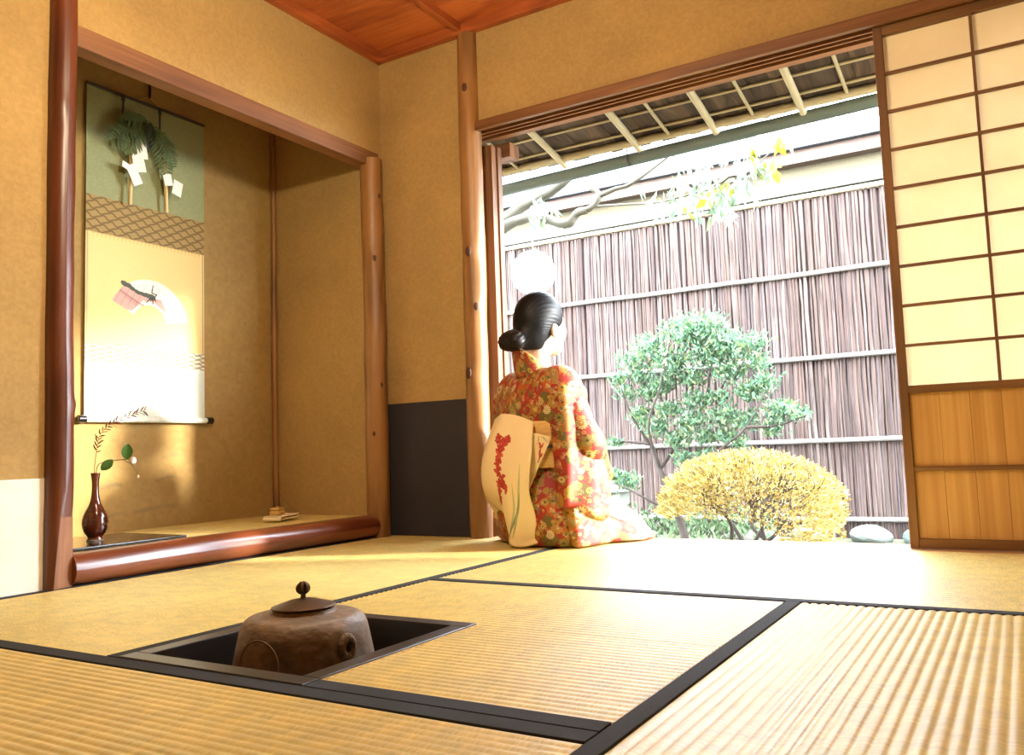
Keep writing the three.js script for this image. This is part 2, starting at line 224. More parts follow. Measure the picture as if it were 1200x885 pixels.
{ // polished log post at the near side of the alcove, with a flat cut at its foot
  const t = thing('alcove_post', 'polished reddish-brown log post at the near end of the alcove, flat-cut foot', 'post', [0.0, 0, 1.421]);
  mesh('trunk', logGeo(2.06, 0.0385, 5, { bend: 0.004, rough: 0.035, knots: [[0.5, -0.7, 0.006, 0.02], [1.35, 0.6, 0.004, 0.02], [1.75, 0.3, 0.004, 0.018]], cut: [-0.245, 0.0226, 0.34] }), mBarkPost, t);
  const ca = -0.245, R = 0.0392, face = sheet(6, 16, (u, v) => { const y = lerp(0.002, 0.3, v), lim = lerp(0.0226, 0.0404, y / 0.34) + 0.0012, hw = Math.sqrt(Math.max(0, R * R - lim * lim)) + 0.001, q = (u - 0.5) * 2 * hw; return V3(Math.cos(ca) * lim + Math.sin(ca) * q, y, Math.sin(ca) * lim - Math.cos(ca) * q); }, 0.001);
  mesh('cut_face', grainUV(face, 'y'), std({ map: woodTex('#94613a', '#6f4424', 46, { rings: 20 }), roughness: 0.5 }), t); }
{ const t = thing('alcove_pillar', 'slim knotty log pillar at the corner between alcove and dark paper', 'post', [-0.005, 0, 0.058]);
  const k = [[0.62, 0.35, 0.004, 0.02], [1.15, 0.75, 0.006, 0.022], [1.42, 0.2, 0.005, 0.02], [0.3, 0.9, 0.004, 0.015]];
  mesh('trunk', logGeo(1.585, 0.047, 23, { bend: 0.007, rough: 0.06, knots: k }), mLog, t); knotScars(t, 0.049, [[0.62, 0.35, 0.009], [1.15, 0.75, 0.011], [0.42, 1.1, 0.008], [1.42, 0.2, 0.009]]); }
{ const t = thing('opening_post', 'tall knotty log post with dark knots beside the garden opening', 'post', [0.463, 0, -0.006]);
  const k = [[1.79, 1.5, 0.005, 0.022], [1.12, 1.45, 0.008, 0.03], [0.91, 1.0, 0.006, 0.02], [0.62, 1.6, 0.006, 0.03], [0.4, 0.9, 0.004, 0.02]];
  mesh('trunk', logGeo(2.03, 0.046, 37, { bend: 0.006, rough: 0.05, knots: k }), mLog, t); knotScars(t, 0.052, [[1.79, 1.35, 0.014], [1.12, 1.45, 0.017], [0.9, 0.95, 0.013], [0.64, 1.75, 0.019]]); }
{ const g = tube([[TB + 0.012, TF, TS + 0.012], [TB + 0.012, 0.8, TS + 0.014], [TB + 0.013, 1.4, TS + 0.011], [TB + 0.012, 2.0, TS + 0.012]], 0.014, 0.012, 40, 10, { rough: 0.25, freq: 30 }); tag(mesh('corner_pole', g, mLog), 'thin rough pole in the inner corner of the alcove', 'pole'); }
tag(mesh('alcove_lintel', box(-0.058, 0.006, 1.557, 1.622, 0.02, TL, 'z', 0.004), mLintel), 'straight brown wooden lintel across the top of the alcove', 'lintel');
{ const g = logGeo(1.296, 0.046, 51, { bend: 0.002, rough: 0.015, m: 60, n: 36 }); g.rotateX(Math.PI / 2); g.translate(-0.004, 0.047, 0.092); const p = g.attributes.position; for (let i = 0; i < p.count; i++) { if (p.getY(i) < 0.004) p.setY(i, 0.004); const e = (p.getZ(i) - 0.092); if (e < 0.03) { const k = Math.sqrt(clamp(1 - ((0.03 - e) / 0.034) ** 2)); p.setX(i, -0.004 + (p.getX(i) + 0.004) * lerp(0.72, 1, k)); p.setY(i, 0.047 + (p.getY(i) - 0.047) * lerp(0.72, 1, k)); } } g.computeVertexNormals();
  tag(mesh('alcove_threshold', g, mSill), 'glossy red-brown half-round log lying along the front of the alcove floor', 'threshold'); }

// ───────────── tatami ─────────────
const PITCH = 0.0182, RIB = 0.0028;
function ribbed(L, Wd, phase = 0) {                                  // L along ribs (x), Wd across (z); top near y = 0
  const per = 6, nz = Math.max(6, Math.round(Wd / PITCH * per)), nx = Math.max(2, Math.round(L / 0.16)), P = [], U = [], I = [];
  for (let j = 0; j <= nz; j++) for (let i = 0; i <= nx; i++) { const x = i / nx * L, z = j / nz * Wd, a = ((z + phase) / PITCH) % 1; const y = RIB * (Math.pow(Math.abs(Math.sin(Math.PI * a)), 0.6) - 1) + 0.0006 * (vnoise(x * 6, z * 6, 64, 64, 4) - 0.5); P.push(x, y, z); U.push(x, z + phase); }
  const w = nx + 1; for (let j = 0; j < nz; j++) for (let i = 0; i < nx; i++) { const a = j * w + i; I.push(a, a + w, a + 1, a + 1, a + w, a + w + 1); }
  const g = new THREE.BufferGeometry(); g.setAttribute('position', new THREE.Float32BufferAttribute(P, 3)); g.setAttribute('uv', new THREE.Float32BufferAttribute(U, 2)); g.setIndex(I); g.computeVertexNormals(); return g;
}
const mRushBody = std({ color: '#c9ae74', roughness: 0.8 });
function tatami(label, x0, x1, z0, z1, along, h0, h1) {               // h0, h1: cloth edge widths on the two long sides
  const L = along === 'x' ? x1 - x0 : z1 - z0, Wd = along === 'x' ? z1 - z0 : x1 - x0, e = 0.0012;
  const t = thing('tatami_mat', label, 'tatami', along === 'x' ? [x0, 0, z0] : [x0, 0, z1], along === 'x' ? 0 : Math.PI / 2);
  const g = ribbed(L - 2 * e, Wd - h0 - h1); g.translate(e, 0, h0); mesh('rush_surface', g, mRush, t);
  mesh('mat_core', box(e, L - e, -0.052, -0.004, e, Wd - e, 'x', 0.002), mRushBody, t);
  if (h0) mesh('cloth_edge', box(e, L - e, -0.02, 0.0014, e, h0, 'x', 0.0012), mBlackCloth, t);
  if (h1) mesh('cloth_edge', box(e, L - e, -0.02, 0.0014, Wd - h1, Wd - e, 'x', 0.0012), mBlackCloth, t);
}
// along z: local x runs towards -z, local z towards +x
tatami('tatami mat lying along the alcove threshold, against the left wall', 0, 0.922, 0.004, 1.864, 'z', 0.026, 0.03);
tatami('tatami mat on which the kneeling person sits, along the garden sill', 0.922, W, 0.032, 0.957, 'x', 0, 0.03);
tatami('tatami mat with lengthwise ribs beside the half mat, below the paper door', 1.842, W, 0.957, D, 'z', 0.031, 0.03);
tatami('tatami mat in front of the sunken hearth, ribs parallel to its black edge', 0, 1.842, 1.864, D, 'x', 0.038, 0.03);
{ const t = thing('tatami_mat', 'square half tatami mat cut out around the sunken hearth', 'tatami', [0, 0, 0]);
  const a = ribbed(1.840 - 0.924, 1.395 - 0.958); a.translate(0.924, 0, 0.958); const b = ribbed(1.840 - 1.361, 1.826 - 1.395, 1.395 - 0.958); b.translate(1.361, 0, 1.395);
  mesh('rush_surface', [a, b], mRush, t); mesh('folded_edge', [box(1.3605, 1.3645, -0.02, 0.0006, 1.395, 1.826, 'z', 0.001), box(0.9245, 1.3605, -0.02, 0.0006, 1.391, 1.3955, 'x', 0.001)], mRushBody, t); mesh('mat_core', [box(0.924, 1.84, -0.052, -0.004, 0.959, 1.394, 'x'), box(1.361, 1.84, -0.052, -0.004, 1.394, 1.862, 'x')], mRushBody, t);
  mesh('cloth_edge', box(1.361, 1.84, -0.02, 0.0014, 1.826, 1.8625, 'x', 0.0012), mBlackCloth, t); }

// ───────────── sunken hearth, trivet, kettle ─────────────
{ const x0 = 0.905 + 0.019, x1 = 1.36, z0 = 1.396, z1 = 1.862, f = 0.036, t = thing('sunken_hearth', 'square sunken hearth with black lacquered frame set in the mats', 'hearth');
  for (const g of [box(x0, x1, -0.085, 0.003, z0, z0 + f, 'x'), box(x0, x1, -0.085, 0.003, z1 - f, z1, 'x'), box(x0, x0 + f, -0.085, 0.003, z0 + f, z1 - f, 'z'), box(x1 - f, x1, -0.085, 0.003, z0 + f, z1 - f, 'z')]) mesh('frame_rail', g, mDarkWood, t);
  const a = x0 + 0.02, b = x1 - 0.02, c = z0 + 0.02, d = z1 - 0.02, clay = std({ color: '#6f6150', roughness: 0.95 });
  for (const g of [box(a, b, -0.29, -0.085, c, c + 0.018, 'x'), box(a, b, -0.29, -0.085, d - 0.018, d, 'x'), box(a, a + 0.018, -0.29, -0.085, c, d, 'z'), box(b - 0.018, b, -0.29, -0.085, c, d, 'z')]) mesh('clay_wall', g, clay, t);
  const n = 24, ash = sheet(n, n, (u, v) => V3(lerp(a + 0.018, b - 0.018, u), -0.27 + 0.05 * (Math.abs(u - 0.5) ** 2 + Math.abs(v - 0.5) ** 2) + 0.008 * vnoise(u * 9, v * 9, 64, 64, 3), lerp(d - 0.018, c + 0.018, v)), 0.01); mesh('ash_bed', ash, std({ color: '#8d867c', roughness: 1 }), t); }
const KC = [1.133, 0, 1.628];
{ const t = thing('iron_trivet', 'three-legged iron trivet in the hearth under the kettle', 'trivet', [KC[0], -0.265, KC[2]]), m = std({ color: '#2b2724', roughness: 0.7, metalness: 0.6 });
  const r = new THREE.TorusGeometry(0.085, 0.006, 8, 32); r.rotateX(Math.PI / 2); r.translate(0, 0.11, 0); mesh('ring', r, m, t);
  for (let k = 0; k < 3; k++) { const a = k * 2.094 + 0.4; mesh('leg', tube([[Math.cos(a) * 0.1, 0.0, Math.sin(a) * 0.1], [Math.cos(a) * 0.09, 0.06, Math.sin(a) * 0.09], [Math.cos(a) * 0.085, 0.118, Math.sin(a) * 0.085], [Math.cos(a) * 0.06, 0.128, Math.sin(a) * 0.06]], 0.006, 0.005, 14, 8), m, t); } }
{ const t = thing('iron_kettle', 'rough brown cast iron tea kettle sitting in the sunken hearth', 'kettle', KC);
  const bump = bw(512, 512, (u, v) => 0.5 * fbm(u, v, 40, 24, 3, 91) + 0.5 * fbm(u, v, 12, 8, 2, 95));
  const iron = std({ map: tex(512, 512, (u, v) => { const a = fbm(u, v, 14, 9, 4, 97), b = fbm(u, v, 70, 50, 2, 99); return mixc([132, 112, 90], [92, 79, 67], clamp(a * 1.5 - 0.3 + (b - 0.5) * 0.6)); }), roughness: 0.55, metalness: 0.1, bumpMap: bump, bumpScale: 0.004 });
  const prof = [[0.0, -0.145], [0.06, -0.143], [0.1, -0.13], [0.124, -0.105], [0.131, -0.085], [0.1305, -0.07], [0.129, -0.05], [0.126, -0.03], [0.1225, -0.01], [0.1185, 0.01], [0.1145, 0.027], [0.108, 0.039], [0.097, 0.0465], [0.08, 0.0495], [0.064, 0.0505], [0.058, 0.052], [0.0555, 0.056], [0.0535, 0.0575], [0.05, 0.056], [0.05, 0.045]].map(([a, b]) => new THREE.Vector2(a, b));
  const curve = new THREE.SplineCurve(prof), pts = curve.getPoints(80).map((p) => new THREE.Vector2(Math.max(0, p.x), p.y));
  const body = new THREE.LatheGeometry(pts, 96); { const p = body.attributes.position, n = body.attributes.normal; for (let i = 0; i < p.count; i++) { const x = p.getX(i), y = p.getY(i), z = p.getZ(i), a = Math.atan2(z, x) / 6.2832 + 0.5, k = 0.0022 * (fbm(a, y * 3 + 0.5, 12, 8, 3, 33) - 0.5) * smooth(0.056, 0.04, y); p.setXYZ(i, x * (1 + k * 8), y, z * (1 + k * 8)); } body.computeVertexNormals(); }
  mesh('kettle_body', body, iron, t);
  // embossed ring on the shoulder side that faces the room's left, and a lug on the other
  const onBody = (ang, y) => { let r = 0.12; for (let i = 1; i < prof.length; i++) if (prof[i - 1].y <= y && prof[i].y >= y) r = lerp(prof[i - 1].x, prof[i].x, (y - prof[i - 1].y) / (prof[i].y - prof[i - 1].y)); return V3(Math.cos(ang) * r, y, Math.sin(ang) * r); };
  const front = Math.atan2(2.7939 - KC[2], 2.29475 - KC[0]);           // bearing of the doorway from the kettle
  { const q = []; for (let k = 0; k <= 40; k++) { const a = k / 40 * Math.PI * 2; q.push(onBody(front + 0.72 + Math.cos(a) * 0.36, -0.02 + Math.sin(a) * 0.042)); } mesh('embossed_ring', tube(q, 0.0014, 0.0014, 80, 6), iron, t); }
  { const c = onBody(front - 0.62, 0.002), dir = V3(c.x, 0, c.z).normalize(), g = new THREE.TorusGeometry(0.0135, 0.0068, 10, 24); g.scale(0.85, 1.2, 1.3); const o = mesh('lug', g, iron, t); o.position.copy(c).addScaledVector(dir, 0.004); o.lookAt(o.getWorldPosition(V3()).add(dir)); mesh('lug_hole', new THREE.SphereGeometry(0.0105, 14, 10).scale(0.9, 1.2, 0.45), std({ color: '#0d0a09', roughness: 0.6 }), o); }
  { const c = onBody(front - 0.62 - Math.PI, 0.002), dir = V3(c.x, 0, c.z).normalize(), g = new THREE.TorusGeometry(0.0145, 0.0062, 10, 24); g.scale(0.85, 1.15, 1.2); const o = mesh('lug', g, iron, t); o.position.copy(c).addScaledVector(dir, 0.004); o.lookAt(o.getWorldPosition(V3()).add(dir)); }
  const bronze = std({ color: '#5a4636', roughness: 0.42, metalness: 0.75, bumpMap: bump, bumpScale: 0.0006 });
  const lid = mesh('lid', new THREE.LatheGeometry([[0, 0.062], [0.05, 0.0585], [0.0565, 0.0585], [0.059, 0.0605], [0.058, 0.0625], [0.045, 0.0665], [0.025, 0.0725], [0.01, 0.0755], [0, 0.076]].map(([a, b]) => new THREE.Vector2(a, b)), 64), bronze, t); lid.rotation.z = 0.02;
  const kg = []; kg.push(new THREE.CylinderGeometry(0.0035, 0.006, 0.012, 14).translate(0, 0.08, 0)); for (let k = 0; k < 6; k++) { const a = k * Math.PI / 3; kg.push(tube([[0, 0.0845, 0], [Math.cos(a) * 0.009, 0.089, Math.sin(a) * 0.009], [Math.cos(a) * 0.0098, 0.096, Math.sin(a) * 0.0098], [Math.cos(a) * 0.003, 0.1035, Math.sin(a) * 0.003]], 0.0042, 0.003, 10, 8)); }
  mesh('lid_knob', kg, bronze, lid); }

// ───────────── alcove floor and what stands there ─────────────
{ const t = thing('alcove_mat', 'pale rush matting covering the raised alcove floor', 'matting'); const m = std({ map: rushMap, roughness: 0.7 });
  const g = box(TB, -0.05, 0.02, TF - 0.001, TS, TL - 0.04, 'z', 0.002); mesh('rush_surface', g, m, t); mesh('cloth_edge', box(-0.074, -0.05, TF - 0.02, TF + 0.0005, 0.1, TL - 0.03, 'z', 0.001), mBlackCloth, t); }
tag(mesh('lacquer_board', box(-0.44, -0.085, TF, TF + 0.009, 0.93, 1.345, 'z', 0.003), mLacquer), 'thin black lacquered board under the vase in the alcove', 'board');
const VB = [-0.245, TF + 0.009, 1.15];
{ const t = thing('flower_vase', 'slender brown glazed bottle vase with narrow neck on the lacquered board', 'vase', VB);
  const pr = [[0, 0.004], [0.021, 0.002], [0.0225, 0], [0.024, 0.004], [0.022, 0.011], [0.024, 0.016], [0.032, 0.028], [0.0385, 0.048], [0.0385, 0.066], [0.033, 0.085], [0.024, 0.103], [0.0165, 0.12], [0.0125, 0.138], [0.0105, 0.16], [0.0105, 0.18], [0.012, 0.197], [0.0142, 0.209], [0.0145, 0.2125], [0.0125, 0.2125], [0.009, 0.2], [0.0085, 0.15]];
  const c = new THREE.SplineCurve(pr.map(([a, b]) => new THREE.Vector2(a, b)));
  mesh('vase_body', new THREE.LatheGeometry(c.getPoints(90).map((p) => new THREE.Vector2(Math.max(0, p.x), p.y)), 56), phys({ map: tex(256, 256, (u, v) => mixc([112, 48, 24], [58, 24, 16], clamp(fbm(u, v, 6, 5, 4, 8) * 1.6 - 0.3))), roughness: 0.16, clearcoat: 1, clearcoatRoughness: 0.06 }), t);
  mesh('foot_ring', new THREE.TorusGeometry(0.0228, 0.0025, 8, 36).rotateX(Math.PI / 2).translate(0, 0.0025, 0), std({ color: '#8d8478', roughness: 0.5 }), t); }
const leafShape = (len, wid, bend = 0.15) => { const g = sheet(4, 8, (u, v) => { const w = wid * Math.pow(Math.sin(Math.PI * clamp(v * 0.93 + 0.035)), 0.8), s = (u - 0.5) * 2; return V3(s * w * 0.5, v * len, Math.abs(s) * w * 0.18 - bend * len * v * v); }, 0.0004); return g; };
// view-aligned offsets were measured across the alcove; across = towards the garden wall
{ const across = V3(0.543, 0, -0.84), at = (a, y, d = 0) => V3(a * across.x + d * 0.84, y - VB[1], a * across.z + d * 0.543);
  const t = thing('arching_twig', 'arching bare twig with small reddish leaves standing in the bottle vase', 'twig', VB), r = rng(4);
  const path = [at(0, 0.22), at(0.003, 0.31), at(0.008, 0.37), at(0.022, 0.435), at(0.06, 0.468), at(0.11, 0.49), at(0.155, 0.508)].map((p, i) => i === 0 ? V3(0, 0.06, 0) : p.sub(at(0.006, VB[1])));
  mesh('stem', tube(path, 0.0016, 0.0006, 50, 6), std({ color: '#8a6a44', roughness: 0.7 }), t);
  const c = new THREE.CatmullRomCurve3(path), ml = [std({ color: '#7a3b28', roughness: 0.6, side: THREE.DoubleSide }), std({ color: '#8d6a3a', roughness: 0.6, side: THREE.DoubleSide }), std({ color: '#5b3a30', roughness: 0.6, side: THREE.DoubleSide })], lg = leafShape(0.02, 0.007);
  for (let k = 0; k < 34; k++) { const u = 0.5 + 0.5 * k / 34, o = mesh('leaf', lg, ml[k % 3], t); o.position.copy(c.getPointAt(Math.min(u, 0.995))); const T = c.getTangentAt(Math.min(u, 0.995)), s = k % 2 ? 1 : -1; const d = T.clone().multiplyScalar(0.8).add(V3(-T.y * across.x, T.x * across.x + T.z * across.z, -T.y * across.z).multiplyScalar(s * 0.8)).add(V3(r() - 0.5, r() - 0.5, r() - 0.5).multiplyScalar(0.7)).normalize(); o.quaternion.setFromUnitVectors(V3(0, 1, 0), d); o.scale.setScalar(0.7 + 0.5 * r()); }
  const f = thing('camellia_sprig', 'camellia sprig with two green leaves and a white bud in the bottle vase', 'flower', VB), green = phys({ color: '#3f6b2c', roughness: 0.35, clearcoat: 0.4, side: THREE.DoubleSide });
  const z = (a, y, d) => at(a - 0.006, y, d); const p2 = [V3(0, 0.1, 0), z(0.008, 0.31), z(0.016, 0.335), z(0.05, 0.344), z(0.085, 0.347), z(0.105, 0.348)];
  mesh('stem', tube(p2, 0.0016, 0.0011, 30, 6), std({ color: '#5c4a2c', roughness: 0.7 }), f);
  const put = (n, g, m, p, d, roll = 0) => { const o = mesh(n, g, m, f); o.position.copy(p); o.quaternion.setFromUnitVectors(V3(0, 1, 0), d.normalize()); o.rotateY(roll); return o; };
  const face = Math.atan2(0.84, 0.543);
  put('leaf', leafShape(0.05, 0.034, 0.05), green, z(0.095, 0.347), V3(0.05 * across.x + 0.1, 1, 0.05 * across.z), face); put('leaf', leafShape(0.046, 0.03, 0.1), green, z(0.056, 0.347), V3(-0.9 * across.x, -0.8, -0.9 * across.z), face);
  mesh('drooping_stem', tube([z(0.085, 0.347), z(0.105, 0.335), z(0.122, 0.312), z(0.13, 0.296)], 0.001, 0.0007, 16, 6), green, f);
  mesh('bud', new THREE.SphereGeometry(0.0105, 14, 10).scale(1, 1.25, 1), std({ color: '#f4efe2', roughness: 0.6 }), f).position.copy(z(0.115, 0.342)); mesh('small_bud', new THREE.SphereGeometry(0.0035, 10, 8).scale(1, 1.5, 1), std({ color: '#eee6cf', roughness: 0.6 }), f).position.copy(z(0.131, 0.291)); }
{ const m = std({ color: '#e8d9b4', roughness: 0.9 }), fold = (y, w, l, sag) => sheet(20, 10, (u, v) => V3((v - 0.5) * w, y + sag * (u - 0.4) ** 2 + 0.0015 * Math.sin(u * 9 + v * 4), (0.5 - u) * l), 0.004);
  const t = thing('folded_cloth', 'cream cloth folded flat on the alcove matting', 'cloth', [-0.27, TF, 0.335], 0.35); const a = fold(0.008, 0.075, 0.17, 0.01), b = fold(0.017, 0.07, 0.165, 0.012);
  const c = tube([[-0.036, 0.012, 0.086], [0.036, 0.012, 0.086]], 0.0075, 0.0075, 6, 12); mesh('fabric', [a, b, c], m, t);
  const u = thing('incense_container', 'small carved tan lidded container resting on the folded cloth', 'container', [-0.30, TF + 0.021, 0.33], 0.3), mc = std({ map: tex(128, 128, (u, v) => mixc([206, 168, 96], [120, 84, 40], clamp(fbm(u, v, 7, 6, 3, 6) * 2 - 0.6))), roughness: 0.6 });
  mesh('body', grainUV(new RoundedBoxGeometry(0.045, 0.018, 0.055, 3, 0.007).translate(0, 0.009, 0)), mc, u); mesh('lid', grainUV(new RoundedBoxGeometry(0.042, 0.013, 0.051, 3, 0.006).translate(0, 0.024, 0)), mc, u); mesh('knob', new THREE.SphereGeometry(0.005, 10, 8).translate(0, 0.032, 0), mc, u); }

// ───────────── hanging scroll ─────────────
{ const zc = 0.7195, y0 = 0.497, t = thing('hanging_scroll', 'hanging scroll with sage silk mount and a painted fan on the alcove wall', 'scroll', [TB + 0.012, y0, zc], Math.PI / 2);
  const hw = 0.261, top = 1.742 - y0, b1 = 1.325 - y0, p1 = 1.187 - y0, p0 = 0.771 - y0, l1 = 0.703 - y0, T = 0.0015;
  const silk = (c) => std({ map: tex(256, 256, (u, v) => c.map((x) => x * (0.95 + 0.1 * vnoise(u * 128, v * 128, 128, 128, 3)))), roughness: 0.75 });
  const sage = silk([142, 146, 104]), pale = silk([214, 222, 208]);
  const panel = (n, a, b, c, d, m, z = 0) => { const g = new THREE.BoxGeometry(b - a, d - c, T); g.translate((a + b) / 2, (c + d) / 2, z + T / 2); return mesh(n, g, m, t); };
  panel('upper_mount', -hw, hw, b1, top, sage); panel('lower_mount', -hw, hw, 0.0, l1, pale);
  const brocade = (bg, fg) => canvasTex(1024, 256, (c, w, h) => { c.fillStyle = bg; c.fillRect(0, 0, w, h); c.strokeStyle = fg; c.lineWidth = 12; const s = 128; for (let k = -6; k < 16; k++) for (const d of [1, -1]) { c.beginPath(); for (let i = 0; i <= 40; i++) { const y = i / 40 * h, x = k * s + d * (i / 40 * 4 * s) + 9 * Math.sin(i / 40 * Math.PI * 16); i ? c.lineTo(x, y) : c.moveTo(x, y); } c.stroke(); } });
  panel('brocade_band', -hw, hw, p1, b1, std({ map: brocade('#9a8048', '#70582c'), roughness: 0.7 })); panel('brocade_band', -hw, hw, l1, p0, std({ map: brocade('#d8d0b4', '#7d7454'), roughness: 0.7 }));
  const side = canvasTex(32, 1024, (c, w, h) => { c.fillStyle = '#d2bc84'; c.fillRect(0, 0, w, h); c.fillStyle = '#7d6a3a'; for (let k = 0; k < 64; k++) { c.beginPath(); c.arc(16, k * 16 + 8, 5, 0, 7); c.fill(); } });
  panel('side_strip', -hw, -hw + 0.014, p0, p1, std({ map: side, roughness: 0.7 })); panel('side_strip', hw - 0.014, hw, p0, p1, std({ map: side, roughness: 0.7 }));
  const paint = canvasTex(980, 832, (c, w, h) => {                     // pale gold paper, a fan with a pink lattice and dark pine
    const r = rng(8); c.fillStyle = '#e6c583'; c.fillRect(0, 0, w, h); for (let k = 0; k < 5000; k++) { c.fillStyle = r() > 0.5 ? 'rgba(255,240,200,0.10)' : 'rgba(150,110,50,0.07)'; c.fillRect(r() * w, r() * h, 3 + r() * 8, 1 + r() * 2); }
    c.fillStyle = '#cfae6a'; for (let k = 0; k < 30; k++) { const x = 16 + k * 33; c.beginPath(); c.moveTo(x, 0); c.quadraticCurveTo(x + 16, 34, x + 33, 0); c.fill(); c.beginPath(); c.arc(x + 16, 26, 6, 0, 7); c.fill(); }
    const cx = 500, cy = 640, R = 350, ri = 150; c.save(); c.beginPath(); c.arc(cx, cy, R, Math.PI * 1.14, Math.PI * 1.95); c.arc(cx, cy, ri, Math.PI * 1.95, Math.PI * 1.14, true); c.closePath(); c.fillStyle = '#f4ecd2'; c.fill(); c.clip();
    c.beginPath(); c.moveTo(cx - 400, cy - 240); c.lineTo(cx - 200, cy - 330); c.lineTo(cx - 120, cy - 250); c.lineTo(cx + 20, cy - 215); c.lineTo(cx + 100, cy - 205); c.lineTo(cx + 160, cy - 100); c.lineTo(cx + 120, cy - 120); c.lineTo(cx + 30, cy - 180); c.lineTo(cx - 60, cy - 180); c.lineTo(cx - 150, cy - 90); c.lineTo(cx - 420, cy - 100); c.fillStyle = '#d99f92'; c.fill();
    c.strokeStyle = '#8a6a66'; c.lineWidth = 3; for (let k = 0; k < 8; k++) { c.beginPath(); c.moveTo(cx - 330 + k * 60, cy - 300); c.lineTo(cx - 430 + k * 60, cy - 120); c.stroke(); c.beginPath(); c.moveTo(cx - 360 + k * 30, cy - 300 + k * 22); c.lineTo(cx - 120 + k * 30, cy - 170 + k * 12); c.stroke(); } c.restore();
    c.fillStyle = '#4c5348'; for (const [x, y, a, b] of [[-215, -290, 34, 20], [-180, -280, 30, 18], [-150, -262, 30, 16], [-105, -240, 34, 15], [-60, -230, 36, 15], [-20, -225, 32, 18], [20, -215, 34, 24]]) { c.beginPath(); c.ellipse(cx + x, cy + y, a, b, 0.4, 0, 7); c.fill(); }
    c.strokeStyle = '#3c413b'; c.lineWidth = 9; c.lineCap = 'round'; c.beginPath(); c.moveTo(cx + 28, cy - 310); c.lineTo(cx + 18, cy - 250); c.lineTo(cx + 60, cy - 240); c.lineTo(cx + 40, cy - 215); c.lineTo(cx - 5, cy - 200); c.stroke(); for (const [a, b] of [[-30, -170], [30, -165], [5, -185], [55, -190]]) { c.beginPath(); c.moveTo(cx + 18, cy - 215); c.lineTo(cx + a, cy + b); c.stroke(); } });
  panel('painting', -hw + 0.014, hw - 0.014, p0, p1, std({ map: paint, roughness: 0.8 }));
  const dark = std({ color: '#3a2a1c', roughness: 0.5 });
  mesh('top_rod', tube([[-hw, top, 0.003], [hw, top, 0.003]], 0.006, 0.006, 4, 10), dark, t);
  const roll = mesh('roller', tube([[-hw, 0, 0.011], [hw, 0, 0.011]], 0.0115, 0.0115, 4, 18), pale, t);
  for (const s of [-1, 1]) mesh('roller_knob', new THREE.LatheGeometry([[0, 0], [0.0125, 0], [0.014, 0.003], [0.013, 0.024], [0.0145, 0.028], [0.012, 0.031], [0, 0.031]].map(([a, b]) => new THREE.Vector2(a, b)), 24).rotateZ(-s * Math.PI / 2).translate(s * hw, 0, 0.011), mLacquer, roll);
  mesh('hanging_cord', [tube([[-0.05, top + 0.004, 0.004], [0, top + 0.035, 0.004]], 0.0018, 0.0018, 6, 6), tube([[0.05, top + 0.004, 0.004], [0, top + 0.035, 0.004]], 0.0018, 0.0018, 6, 6)], std({ color: '#b79a5c', roughness: 0.8 }), t);
  mesh('hook', tube([[0, top + 0.03, 0.004], [0.002, top + 0.06, 0.004], [0, top + 0.1, 0.003], [0, top + 0.3, -0.002]], 0.0055, 0.005, 16, 8), std({ color: '#17120e', roughness: 0.6 }), t); }
